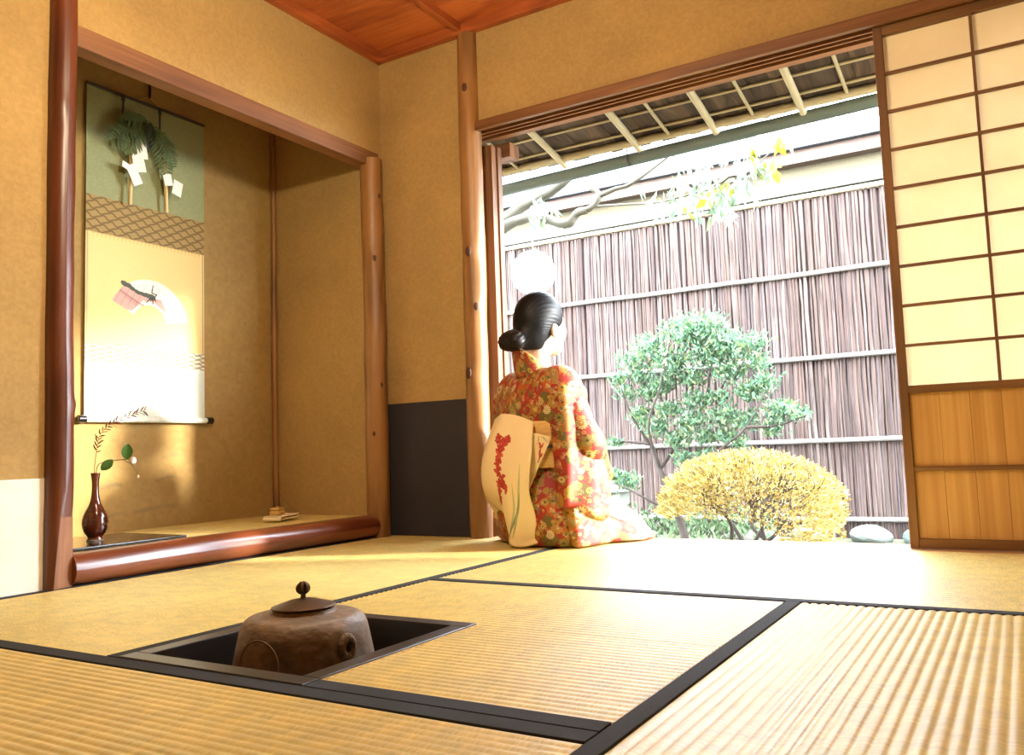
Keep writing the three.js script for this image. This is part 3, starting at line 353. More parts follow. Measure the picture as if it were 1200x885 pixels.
{ // new-year ornament of fern and folded paper hung in front of the scroll
  const t = thing('fern_ornament', 'ornament of fern fronds, sticks and white zigzag papers on the scroll top', 'ornament', [TB + 0.036, 1.31, 0.745], Math.PI / 2), r = rng(12);
  const Z = (z) => 0.745 - z, Y = (y) => y - 1.31;                      // local x runs towards the garden wall
  const wood = std({ color: '#d9bd84', roughness: 0.7 }), white = std({ color: '#f3efe6', roughness: 0.85, side: THREE.DoubleSide }), fern = std({ color: '#4c5f34', roughness: 0.7, side: THREE.DoubleSide }), cord = std({ color: '#2a2620', roughness: 0.8 });
  for (const [za, ya, zb, yb] of [[0.815, 1.56, 0.822, 1.312], [0.672, 1.56, 0.661, 1.318]]) { mesh('stick', tube([[Z(za), Y(ya), 0.006], [Z(zb), Y(yb), 0.008]], 0.0085, 0.0065, 6, 8), wood, t); }
  for (const [z, y] of [[0.848, 1.7], [0.688, 1.7]]) mesh('hanging_tie', [box(Z(z) - 0.004, Z(z) + 0.004, Y(y) - 0.07, Y(y) + 0.02, 0, 0.003, 'y', 0.001), box(Z(z) - 0.007, Z(z) + 0.007, Y(y) + 0.01, Y(y) + 0.035, 0, 0.004, 'y', 0.001)], cord, t);
  mesh('cross_cord', tube([[Z(0.848), Y(1.64), 0.004], [Z(0.77), Y(1.6), 0.01], [Z(0.69), Y(1.64), 0.004]], 0.003, 0.003, 14, 6), cord, t);
  const folds = (list) => { for (const [z, y, w, h, a] of list) { const o = mesh('paper_fold', box(-w / 2, w / 2, -h / 2, h / 2, -0.0005, 0.0005, 'x', 0), white, t); o.position.set(Z(z), Y(y), 0.022 + r() * 0.008); o.rotation.set(0.1 * (r() - 0.5), 0.3 * (r() - 0.5), a); } };
  folds([[0.785, 1.535, 0.045, 0.075, 0.15], [0.8, 1.475, 0.046, 0.07, 0.2], [0.818, 1.425, 0.042, 0.078, 0.5], [0.855, 1.452, 0.03, 0.024, -0.2], [0.668, 1.445, 0.04, 0.045, 0.25], [0.626, 1.42, 0.046, 0.06, -0.2]]);
  const frond = (z0, y0, z1, y1, len) => { const g = [], a = V3(Z(z0), Y(y0), 0.014), b = V3(Z(z1), Y(y1), 0.02), d = b.clone().sub(a), n = 16, s = V3(-d.y, d.x, 0).normalize(); g.push(tube([a, a.clone().lerp(b, 0.5).add(V3(0, 0, 0.012)), b], 0.0016, 0.0006, 10, 5)); for (let k = 1; k < n; k++) for (const e of [1, -1]) { const u = k / n, p = a.clone().lerp(b, u).add(V3(0, 0, 0.012 * Math.sin(u * Math.PI))), q = leafShape(len * Math.sin(Math.PI * (0.12 + 0.85 * u)) + 0.006, 0.0085, 0.1), m = new THREE.Matrix4().makeRotationFromQuaternion(new THREE.Quaternion().setFromUnitVectors(V3(0, 1, 0), s.clone().multiplyScalar(e).addScaledVector(d.clone().normalize(), 0.6).add(V3(0, 0, 0.3 * (r() - 0.3))).normalize())); q.applyMatrix4(m); q.translate(p.x, p.y, p.z); g.push(q); } mesh('fern_frond', g, fern, t); };
  frond(0.755, 1.655, 0.93, 1.52, 0.05); frond(0.76, 1.65, 0.86, 1.5, 0.05); frond(0.735, 1.655, 0.635, 1.5, 0.045); frond(0.74, 1.65, 0.66, 1.44, 0.045); frond(0.75, 1.66, 0.88, 1.62, 0.035);
  const o = mesh('dark_leaf', leafShape(0.13, 0.05, 0.1), std({ color: '#23301c', roughness: 0.5, side: THREE.DoubleSide }), t); o.position.set(Z(0.745), Y(1.655), 0.02); o.rotation.z = Math.PI - 0.12; }

// ───────────── paper sliding door ─────────────
{ const t = thing('paper_door', 'sliding paper door with wooden lattice and slatted lower panels at the garden opening', 'door', [1.979, 0, -0.012]);
  const w = W - 1.979 - 0.002, zf = 0.0, zb = -0.026, st = 0.026;
  mesh('stile', box(0, st, 0.002, 1.63, zb, zf, 'y'), mShoji, t); mesh('stile', box(w - st, w, 0.002, 1.63, zb, zf, 'y'), mShoji, t);
  mesh('top_rail', box(st, w - st, 1.585, 1.63, zb, zf, 'x'), mShoji, t); mesh('middle_rail', box(st, w - st, 0.462, 0.486, zb, zf, 'x'), mShoji, t); mesh('panel_rail', box(st, w - st, 0.229, 0.243, zb, zf, 'x'), mShoji, t); mesh('bottom_rail', box(st, w - st, 0.002, 0.03, zb, zf, 'x'), mShoji, t);
  for (let k = 1; k < 9; k++) { const y = 0.486 + k * (1.585 - 0.486) / 9; mesh('lattice_bar', box(st, w - st, y - 0.0042, y + 0.0042, zb + 0.009, zf - 0.003, 'x', 0.001), mShoji, t); }
  const iw = (w - 2 * st) / 3; for (let k = 1; k < 3; k++) { const x = st + k * iw; mesh('lattice_bar', box(x - 0.0042, x + 0.0042, 0.486, 1.585, zb + 0.006, zf - 0.006, 'y', 0.001), mShoji, t); }
  for (let r = 0; r < 9; r++) for (let c = 0; c < 3; c++) { const y = 0.486 + r * (1.585 - 0.486) / 9, g = new THREE.PlaneGeometry(iw, (1.585 - 0.486) / 9); g.translate(st + (c + 0.5) * iw, y + (1.585 - 0.486) / 18, zb + 0.006); mesh('paper_pane', grainUV(g, 'x'), mPaper, t); }
  mesh('panel_back', box(st, w - st, 0.03, 0.462, zb + 0.001, zb + 0.006, 'y', 0), mShoji, t);
  for (const [a, b] of [[0.03, 0.229], [0.243, 0.462]]) { const n = 9, bw_ = (w - 2 * st) / n; for (let k = 0; k < n; k++) { const g = box(st + k * bw_ + 0.0004, st + (k + 1) * bw_ - 0.0004, a, b, zb + 0.006, zb + 0.013 + 0.0006 * (k % 2), 'y', 0.0006); grainUV(g, 'y', k * 0.31); mesh('panel_board', g, mPanel, t); } } }

// ───────────── lamp behind the viewer ─────────────
{ const t = thing('pendant_lamp', 'round paper pendant lamp hanging from the ceiling near the doorway', 'lamp', LAMP.at);
  mesh('lamp_shade', new THREE.SphereGeometry(0.09, 32, 20), std({ color: '#fff4dc', emissive: LAMP.color, emissiveIntensity: 2.2, roughness: 0.9 }), t);
  mesh('cord', tube([[0, 0.088, 0], [0, H - LAMP.at[1], 0]], 0.003, 0.003, 4, 6), mKnot, t);
  const l = new THREE.PointLight(LAMP.color, LAMP.power, 0, 2); l.position.set(0, 0, 0); l.castShadow = true; l.shadow.radius = 2; l.name = 'pendant_lamp_bulb'; t.add(l); }

// ───────────── eaves ─────────────
const bambooTex = woodTex('#9e9377', '#75694a', 81, { rings: 6, fine: 90 });
const mBamboo = std({ map: bambooTex, roughness: 0.5 }), mBarkDeck = [0, 1, 2].map((k) => std({ map: woodTex(['#4c3a2d', '#413227', '#534334'][k], ['#241a14', '#1f1510', '#2a201a'][k], 83 + k, { rings: 40, fine: 220 }), roughness: 0.9, bumpMap: woodBump, bumpScale: 0.002 }));
{ const t = new THREE.Group(); t.name = 'eaves'; t.userData = { kind: 'structure', label: 'eaves over the garden opening with bark underside, bamboo laths and pole rafters' }; scene.add(t);
  const yb = (z) => 1.738 + (z + 0.4) * 0.18;                          // underside of the rafters
  const r = rng(77); let x = -1.0, k = 0;
  while (x < 3.3) { const w = 0.05 + 0.07 * r(), g = sheet(1, 6, (u, v) => { const z = lerp(-0.07, -0.8, v); return V3(x + u * w + 0.004, yb(z) + 0.045 + 0.004 * Math.sin(k * 3 + v * 5), z); }, -0.012); const p = g.attributes.uv, q = g.attributes.position; for (let i = 0; i < p.count; i++) p.setXY(i, q.getZ(i) + k * 0.21, q.getX(i)); mesh('bark_strip', g, mBarkDeck[k % 3], t); x += w; k++; }
  mesh('roof_deck', sheet(1, 1, (u, v) => { const z = lerp(-0.05, -0.82, v); return V3(lerp(-1, 3.4, u), yb(z) + 0.065, z); }, -0.03), mBarkDeck[0], t);
  for (const [z, rad] of [[-0.3, 0.006], [-0.53, 0.0065], [-0.665, 0.0065], [-0.725, 0.019]]) mesh('bamboo_lath', tube([[-1, yb(z) + 0.042 - rad, z], [0.4, yb(z) + 0.044 - rad, z + 0.004], [1.5, yb(z) + 0.041 - rad, z - 0.003], [3.3, yb(z) + 0.042 - rad, z]], rad, rad, 60, 10, { rough: 0.12, freq: 30 }), mBamboo, t);
  for (const x of [-0.62, -0.24, 0.12, 0.505, 0.885, 1.243, 1.61, 1.98, 2.35, 2.72]) mesh('rafter', tube([[x, yb(-0.05) + 0.012, -0.05], [x + 0.003, yb(-0.4) + 0.012, -0.4], [x, yb(-0.77) + 0.012, -0.77]], 0.0165, 0.0155, 20, 12, { rough: 0.06 }), mBamboo, t);
  for (const x of [-0.45, 0.274, 1.046, 1.418, 1.792, 2.16, 2.53]) mesh('thin_rafter', tube([[x, yb(-0.05) + 0.02, -0.05], [x, yb(-0.72) + 0.02, -0.72]], 0.0075, 0.0075, 10, 8), mBamboo, t);
  struct('roof', box(-1.2, 3.6, 2.3, 2.42, -0.3, 4.0, 'x', 0), mDarkWood); }
{ const metal = std({ color: '#4e5853', roughness: 0.5, metalness: 0.35 }), yc = (x) => 1.655 + (x - 0.12) * 0.0205;
  const t = thing('rain_gutter', 'grey-green half-round metal gutter hanging under the eaves edge', 'gutter');
  mesh('trough', sheet(16, 20, (u, v) => { const a = Math.PI + u * Math.PI, x = lerp(-1.1, 3.3, v); return V3(x, yc(x) + Math.sin(a) * 0.04 + 0.01, -0.825 + Math.cos(a) * 0.04); }, 0.003), metal, t);
  for (const x of [-0.3, 0.815, 2.1]) mesh('gutter_hook', tube([[x, yc(x) + 0.09, -0.74], [x, yc(x) + 0.07, -0.79], [x, yc(x) - 0.01, -0.782], [x, yc(x) - 0.034, -0.82], [x, yc(x) - 0.01, -0.868]], 0.003, 0.003, 20, 6), std({ color: '#1f2122', roughness: 0.6 }), t); }
tag(mesh('beam_stub', box(0.45, 0.552, 1.55, 1.612, -0.24, -0.166, 'x'), mFrame), 'short square beam end above the wooden jamb outside the opening', 'beam');

// ───────────── garden: ground, fence, neighbour's wall and roof ─────────────
const GY = -0.3;
{ const m = std({ map: tex(512, 512, (u, v) => { const a = fbm(u, v, 8, 8, 5, 101), b = fbm(u, v, 90, 90, 2, 103); return mixc([88, 80, 67], [55, 58, 37], clamp(a * 2 - 0.6)).map((c) => c * (0.8 + 0.4 * b)); }, { rx: 0.6, ry: 0.6 }), roughness: 1 });
  const g = new THREE.BoxGeometry(40, 0.4, 40); g.translate(0, GY - 0.2, 0); struct('ground', grainUV(g), m); }
const FZ = -3.0;
{ const t = thing('brushwood_fence', 'tall fence of upright brown brushwood sticks with pale bamboo rails', 'fence', [0, GY, FZ]), r = rng(31), TOP = 1.945 - GY;
  const tones = ['#40322b', '#493a34', '#392a25', '#4f423f', '#44342d', '#3c312f', '#544842'].map((c, k) => std({ map: woodTex(c, ['#251b17', '#2e211c', '#211714'][k % 3], 111 + k, { rings: 16, fine: 120, w: 256, h: 256 }), roughness: 0.95 }));
  const geos = []; for (let k = 0; k < 9; k++) { const p = []; for (let i = 0; i <= 9; i++) p.push([0.009 * (r() - 0.5), TOP * i / 9, 0.006 * (r() - 0.5)]); geos.push(tube(p, 0.0092, 0.008, 22, 6, { rough: 0.6, freq: 40, seed: k })); }
  const far = []; let x = -2.2, k = 0;
  while (x < 3.3) { const q = 0.65 + 0.75 * r(), g = geos[Math.floor(r() * 9)], m = tones[Math.floor(r() * 7)], dz = 0.012 * (r() - 0.5), lean = 0.01 * (r() - 0.5);
    if (x > -1.55 && x < 2.1 && k < 298) { const o = mesh('fence_stick', g, m, t); o.position.set(x, 0, dz); o.rotation.z = lean; o.scale.set(q, 1, q * 0.9 + 0.1); k++; }
    else { const c = g.clone(); c.scale(q, 1, q * 0.9 + 0.1); c.rotateZ(lean); c.translate(x, 0, dz); far.push(c); }
    x += 0.012 * q + 0.0014; }
  mesh('fence_stick_rest', far, tones[1], t).userData.kind = 'stuff';
  mesh('backing', box(-2.3, 3.4, 0, TOP - 0.01, -0.04, -0.018, 'y', 0), std({ color: '#342722', roughness: 1 }), t);
  const rail = std({ map: woodTex('#716d69', '#54504c', 121, { rings: 5, fine: 60 }), roughness: 0.6 });
  for (const y of [1.428, 0.865, 0.323, -0.182]) { const p = []; for (let i = 0; i <= 12; i++) p.push([lerp(-2.3, 3.4, i / 12), y - GY + 0.006 * (r() - 0.5), 0.022]); mesh('bamboo_rail', tube(p, 0.0165, 0.0165, 90, 10, { rough: 0.06, freq: 50 }), rail, t); }
  mesh('top_strip', tube([[-2.3, TOP + 0.006, 0.016], [3.4, TOP + 0.002, 0.016]], 0.016, 0.016, 20, 10), mBamboo, t);
  mesh('cap_board', box(-2.4, 3.5, TOP + 0.03, TOP + 0.115, -0.06, 0.03, 'x'), std({ map: woodTex('#4b4b48', '#353534', 123), roughness: 0.8 }), t); }
{ const t = thing('neighbour_house', 'neighbouring house behind the fence, plaster wall below grey tile roof', 'building', [0, GY, -3.2]), Y = (y) => y - GY;
  mesh('plaster_wall', box(-4.5, 4.5, 0, Y(2.225), -0.12, 0, 'x', 0), std({ map: plasterTex(hex('#554d39'), 17), roughness: 0.95 }), t);
  mesh('fascia_board', box(-4.5, 4.5, Y(2.225), Y(2.315), -0.04, 0.09, 'x'), std({ map: woodTex('#594a40', '#473831', 125), roughness: 0.8 }), t);
  const tile = [0, 1].map((k) => std({ color: ['#3a4046', '#32383c'][k], roughness: 0.55 }));
  for (let k = 0; k < 7; k++) mesh('tile_row', sheet(160, 3, (u, v) => { const x = lerp(-4.5, 0.75, u), s = k * 0.14 + v * 0.17; return V3(x, Y(2.325 + s * 0.6 - 0.0 + (v < 0.01 ? 0.0 : 0.014 * (1 - v))) + 0.016 * Math.abs(Math.sin(u * 70)), 0.13 - s * 0.8); }, 0.012), tile[k % 2], t);
  mesh('ridge_cap', tube([[-4.5, Y(2.945), -0.72], [0.75, Y(2.945), -0.72]], 0.05, 0.05, 12, 10), tile[1], t);
  mesh('eave_board', box(-4.5, 4.5, Y(2.315), Y(2.332), -0.1, 0.14, 'x'), std({ color: '#33353a', roughness: 0.8 }), t); }

// ───────────── plants ─────────────
function scatterLeaves(name, parent, n, geo, m, place, colours, seed) {
  const o = new THREE.InstancedMesh(geo, m, n), r = rng(seed), M = new THREE.Matrix4(), Q = new THREE.Quaternion(), c = new THREE.Color();
  for (let k = 0; k < n; k++) { const { p, d, s } = place(r, k); Q.setFromUnitVectors(V3(0, 1, 0), d.normalize()); Q.multiply(new THREE.Quaternion().setFromAxisAngle(V3(0, 1, 0), r() * 6.28)); M.compose(p, Q, V3(s, s, s)); o.setMatrixAt(k, M); const h = colours[Math.floor(r() * colours.length)]; c.set(h).multiplyScalar(0.85 + 0.3 * r()); o.setColorAt(k, c); }
  o.name = name; o.castShadow = o.receiveShadow = true; o.userData.kind = 'stuff'; parent.add(o); return o;
}
const tinyLeaf = (len, wid) => { const g = new THREE.BufferGeometry(); const P = [0, 0, 0, -wid / 2, len * 0.45, 0.12 * wid, 0, len * 0.5, -0.12 * wid, wid / 2, len * 0.45, 0.12 * wid, 0, len, 0]; g.setAttribute('position', new THREE.Float32BufferAttribute(P, 3)); g.setIndex([0, 2, 1, 0, 3, 2, 1, 2, 4, 2, 3, 4]); g.computeVertexNormals(); return g; };
const mLeaf = phys({ color: '#ffffff', roughness: 0.8, specularIntensity: 0.5, transmission: 0.4, thickness: 0, side: THREE.DoubleSide });
const mBranch = std({ map: woodTex('#40352c', '#221b15', 131, { rings: 10, fine: 80 }), roughness: 0.95 }), mPaleBranch = std({ map: woodTex('#524f44', '#35342a', 133, { rings: 10, fine: 80 }), roughness: 0.9, bumpMap: woodBump, bumpScale: 0.003 });
const gauss = (r) => (r() + r() + r() - 1.5) / 1.5;
{ // leafy garden tree against the fence
  const t = thing('garden_tree', 'small tree with pale green leaf clusters on dark crooked branches by the fence', 'tree', [0.48, GY, -2.2]), O = V3(0.48, GY, -2.2), L = (x, y, dz = 0) => V3(x - O.x, y - O.y, dz);
  mesh('trunk', tube([L(0.5, GY), L(0.47, -0.15), L(0.43, -0.02, 0.02), L(0.35, 0.18, 0), L(0.29, 0.34, -0.03)], 0.026, 0.015, 40, 9, { rough: 0.3 }), mBranch, t);
  const br = [[[0.29, 0.34], [0.2, 0.52, 0.05], [0.15, 0.7, 0.08]], [[0.29, 0.34], [0.3, 0.6, -0.05], [0.24, 0.7, -0.08], [0.3, 0.9, -0.1]], [[0.35, 0.18], [0.33, 0.45, 0.1], [0.43, 0.7, 0.12], [0.5, 0.98, 0.1]], [[0.35, 0.18], [0.5, 0.42, -0.1], [0.63, 0.58, -0.12], [0.73, 0.66, -0.1], [0.83, 0.8, -0.05], [0.87, 0.95, 0]], [[0.63, 0.58, -0.12], [0.66, 0.8, -0.15], [0.72, 1.02, -0.15]], [[0.43, 0.0, 0.02], [0.65, 0.2, 0.05], [0.77, 0.3, 0.08], [0.93, 0.42, 0.1], [1.05, 0.62, 0.1]], [[0.93, 0.42, 0.1], [1.08, 0.42, 0.05], [1.25, 0.47, 0.02]], [[0.45, -0.1], [0.3, 0.0, 0.08], [0.15, 0.08, 0.1], [0.02, 0.12, 0.1]], [[0.29, 0.34], [0.15, 0.36, 0], [0.02, 0.36, 0]], [[0.65, 0.2, 0.05], [0.85, 0.22, 0], [0.98, 0.23, 0]]];
  for (const b of br) mesh('branch', tube(b.map((p) => L(p[0], p[1], p[2] ?? 0)), 0.011, 0.004, 36, 7, { rough: 0.3 }), mBranch, t);
  const cl = [[0.543, 1.03, 0.13], [0.7, 1.04, 0.12], [0.62, 0.98, 0.15], [0.33, 0.94, 0.12], [0.21, 0.85, 0.11], [0.46, 0.83, 0.14], [0.7, 0.85, 0.14], [0.87, 0.88, 0.12], [0.98, 0.9, 0.09], [0.8, 0.95, 0.1], [0.154, 0.655, 0.07], [0.24, 0.52, 0.09], [0.34, 0.44, 0.1], [0.565, 0.46, 0.11], [0.48, 0.35, 0.09], [0.76, 0.48, 0.1], [0.93, 0.62, 0.1], [1.03, 0.66, 0.09], [1.1, 0.5, 0.1], [1.21, 0.47, 0.07], [0.9, 0.45, 0.09], [0.96, 0.23, 0.07], [0.05, 0.13, 0.07], [0.13, 0.1, 0.09], [0.06, 0.35, 0.05], [0.64, 0.24, 0.07], [0.66, 0.36, 0.08], [0.0, 0.14, 0.07], [0.1, 0.74, 0.06], [0.85, 0.33, 0.07], [0.4, 0.7, 0.1], [0.58, 0.72, 0.09], [0.82, 0.74, 0.1], [0.3, 0.65, 0.08], [0.6, 0.58, 0.09], [0.75, 0.6, 0.08], [1.0, 0.78, 0.08], [0.25, 0.76, 0.08], [0.42, 0.54, 0.08], [0.5, 0.24, 0.07], [0.78, 0.36, 0.07], [1.05, 0.4, 0.08]];
  const tot = cl.reduce((a, c) => a + c[2] ** 2, 0), cum = []; let s = 0; for (const c of cl) { s += c[2] ** 2 / tot; cum.push(s); }
  scatterLeaves('foliage', t, 10500, tinyLeaf(0.036, 0.0135), mLeaf, (r) => { const q = r(), c = cl[cum.findIndex((v) => v >= q)] ?? cl[0]; const p = L(c[0] + gauss(r) * c[2] * 1.25, c[1] + gauss(r) * c[2] * 0.9, gauss(r) * c[2] * 1.5); return { p, d: V3(r() - 0.5, 0.15 + r() * 0.4, r() - 0.5), s: 0.7 + 0.7 * r() }; }, ['#466749', '#557555', '#3f5f46', '#6a8462', '#4f7058', '#748456'], 5); }
{ // round clipped shrub turned yellow
  const C0 = V3(1.03, GY, -1.7), t = thing('yellow_shrub', 'rounded clipped shrub with small golden-yellow leaves and bare lower branches', 'shrub', [C0.x, C0.y, C0.z]), r = rng(19), tips = [];
  const RX = 0.49, RZ = 0.42, RY = 0.315, cy = 0.275;                       // dome over y = cy
  const stems = [[-0.02, 0], [0.06, 0.9], [-0.06, 2.2], [0.02, 3.4], [0.08, 4.6], [-0.04, 5.5]]; const fine = [];
  stems.forEach(([x, a], k) => { const up = 0.15 + 0.1 * r(), e = V3(Math.cos(a) * 0.22, up + 0.13, Math.sin(a) * 0.18); mesh('stem', tube([[x * 0.6, 0, x * 0.5], [x + Math.cos(a) * 0.05, 0.06 + 0.04 * r(), Math.sin(a) * 0.05], [Math.cos(a) * 0.13, up, Math.sin(a) * 0.1], e], 0.013, 0.008, 26, 7, { rough: 0.3 }), mBranch, t);
    for (let j = 0; j < 9; j++) { const b = a + (r() - 0.5) * 2.2, th = 0.1 + 1.25 * r(), tip = V3(Math.cos(b) * RX * Math.sin(th) * 0.93, cy + RY * Math.cos(th) * 0.9, Math.sin(b) * RZ * Math.sin(th) * 0.93), o = e.clone().multiplyScalar(0.6 + 0.4 * r()), mid = o.clone().lerp(tip, 0.5).add(V3((r() - 0.5) * 0.07, 0.02 + (r() - 0.5) * 0.06, (r() - 0.5) * 0.07)); fine.push(tube([o, mid, tip], 0.006, 0.002, 10, 5)); for (let q = 0; q < 4; q++) { const u = mid.clone().lerp(tip, 0.2 + 0.6 * r()), v = u.clone().add(V3((r() - 0.5) * 0.16, 0.04 + 0.08 * r(), (r() - 0.5) * 0.16)); fine.push(tube([u, u.clone().lerp(v, 0.5).add(V3(0.01, 0, 0.01)), v], 0.003, 0.0012, 5, 4)); } } });
  const f = mesh('twigs', fine, mBranch, t); f.userData.kind = 'stuff';
  scatterLeaves('foliage', t, 13000, tinyLeaf(0.021, 0.0115), mLeaf, (r) => { const b = r() * 6.2832, u = r(), th = Math.acos(lerp(-0.08 - 0.8 * clamp(Math.cos(b) * 1.3) ** 2, 1, Math.pow(u, 0.8))), k = 1 - 0.34 * r() * r() - 0.06 * vnoise(b * 6, th * 7, 64, 64, 4), lump = 1 + 0.1 * (vnoise(b * 5 + 9, th * 6, 64, 64, 8) - 0.5) + 0.05 * (vnoise(b * 13 + 9, th * 15, 64, 64, 11) - 0.5); const low = Math.cos(th) < 0 ? 1 : 1; const p = V3(Math.cos(b) * RX * Math.pow(Math.sin(th), 0.9) * k * lump, cy + (th > 1.571 ? 0.27 : RY) * Math.cos(th) * k * lump, Math.sin(b) * RZ * Math.sin(th) * k * lump); return { p, d: V3(p.x * 1.2 + (r() - 0.5) * 0.8, p.y - cy + 0.2 + (r() - 0.5) * 0.5, p.z * 1.2 + (r() - 0.5) * 0.8), s: 0.7 + 0.7 * r() }; }, ['#96803a', '#9f8a48', '#877234', '#ab9a62', '#766430', '#9a8950'], 7); }
{ const t = thing('ground_cover', 'low leafy green plants growing at the foot of the fence', 'plant', [0.25, GY, -2.55]); const m = std({ color: '#4d673c', roughness: 0.7 });
  const st = []; const r0 = rng(91); for (let k = 0; k < 26; k++) { const x = (r0() - 0.4) * 1.1, z = (r0() - 0.5) * 0.3; st.push(tube([[x, 0, z], [x + 0.02, 0.06, z], [x + (r0() - 0.5) * 0.06, 0.1 + 0.05 * r0(), z]], 0.002, 0.001, 5, 4)); } mesh('stems', st, m, t).userData.kind = 'stuff';
  scatterLeaves('foliage', t, 900, tinyLeaf(0.05, 0.026), mLeaf, (r) => ({ p: V3((r() - 0.4) * 1.15, 0.02 + 0.15 * r() * (0.5 + r()), (r() - 0.5) * 0.32), d: V3(r() - 0.5, 0.2 + 0.5 * r(), r() - 0.5), s: 0.6 + 0.7 * r() }), ['#4c6243', '#5f744f', '#405838', '#6c7c5a'], 9); }
{ const m = [std({ map: plasterTex([84, 90, 83], 41), roughness: 0.9 }), std({ map: plasterTex([110, 110, 98], 43), roughness: 0.9 }), std({ map: plasterTex([58, 70, 66], 45), roughness: 0.9 })];
  const names = ['dark grey-green rounded stone by the fence foot', 'pale flat stone under the yellow shrub', 'mossy dark stone at the end of the fence foot', 'light grey stone behind the yellow shrub', 'small pale stone between the shrub and the fence', 'long low grey stone beside the fence'];
  [[1.45, -2.82, 0.11, 0, 0], [0.85, -2.55, 0.1, 1, 1], [1.78, -2.78, 0.13, 2, 2], [1.12, -2.75, 0.12, 1, 3], [0.66, -2.65, 0.07, 1, 4], [2.15, -2.75, 0.15, 0, 5]].forEach(([x, z, s, k, n]) => { const g = new THREE.IcosahedronGeometry(s, 3), p = g.attributes.position; for (let i = 0; i < p.count; i++) { const a = V3(p.getX(i), p.getY(i), p.getZ(i)), q = 1 + 0.25 * (vnoise(a.x / s * 1.5 + 9, a.y / s * 1.5 + a.z / s + 9, 64, 64, n) - 0.5); p.setXYZ(i, a.x * q * 1.15, Math.max(a.y * q * 0.62, -s * 0.3), a.z * q * 0.8); } g.computeVertexNormals(); g.translate(0, s * 0.29, 0); const o = tag(mesh('garden_stone', grainUV(g), m[k]), names[n], 'stone', 'garden stones along the fence'); o.position.set(x, GY, z); }); }
{ // stone lantern beside the tree, mostly hidden behind the kneeling person
  const t = thing('stone_lantern', 'low pale stone lantern standing left of the garden tree', 'lantern', [-0.08, GY, -2.45]), m = std({ map: plasterTex([128, 132, 120], 47), roughness: 0.95 });
  mesh('base', box(-0.09, 0.09, 0, 0.1, -0.09, 0.09, 'x', 0.015), m, t); mesh('column', new THREE.CylinderGeometry(0.055, 0.065, 0.15, 16).translate(0, 0.17, 0), m, t); mesh('light_box', box(-0.08, 0.08, 0.24, 0.33, -0.08, 0.08, 'x', 0.008), m, t); mesh('roof_cap', new THREE.LatheGeometry([[0, 0.41], [0.03, 0.4], [0.11, 0.365], [0.135, 0.34], [0.13, 0.328], [0, 0.328]].map(([a, b]) => new THREE.Vector2(a, b)).reverse(), 6), m, t); }
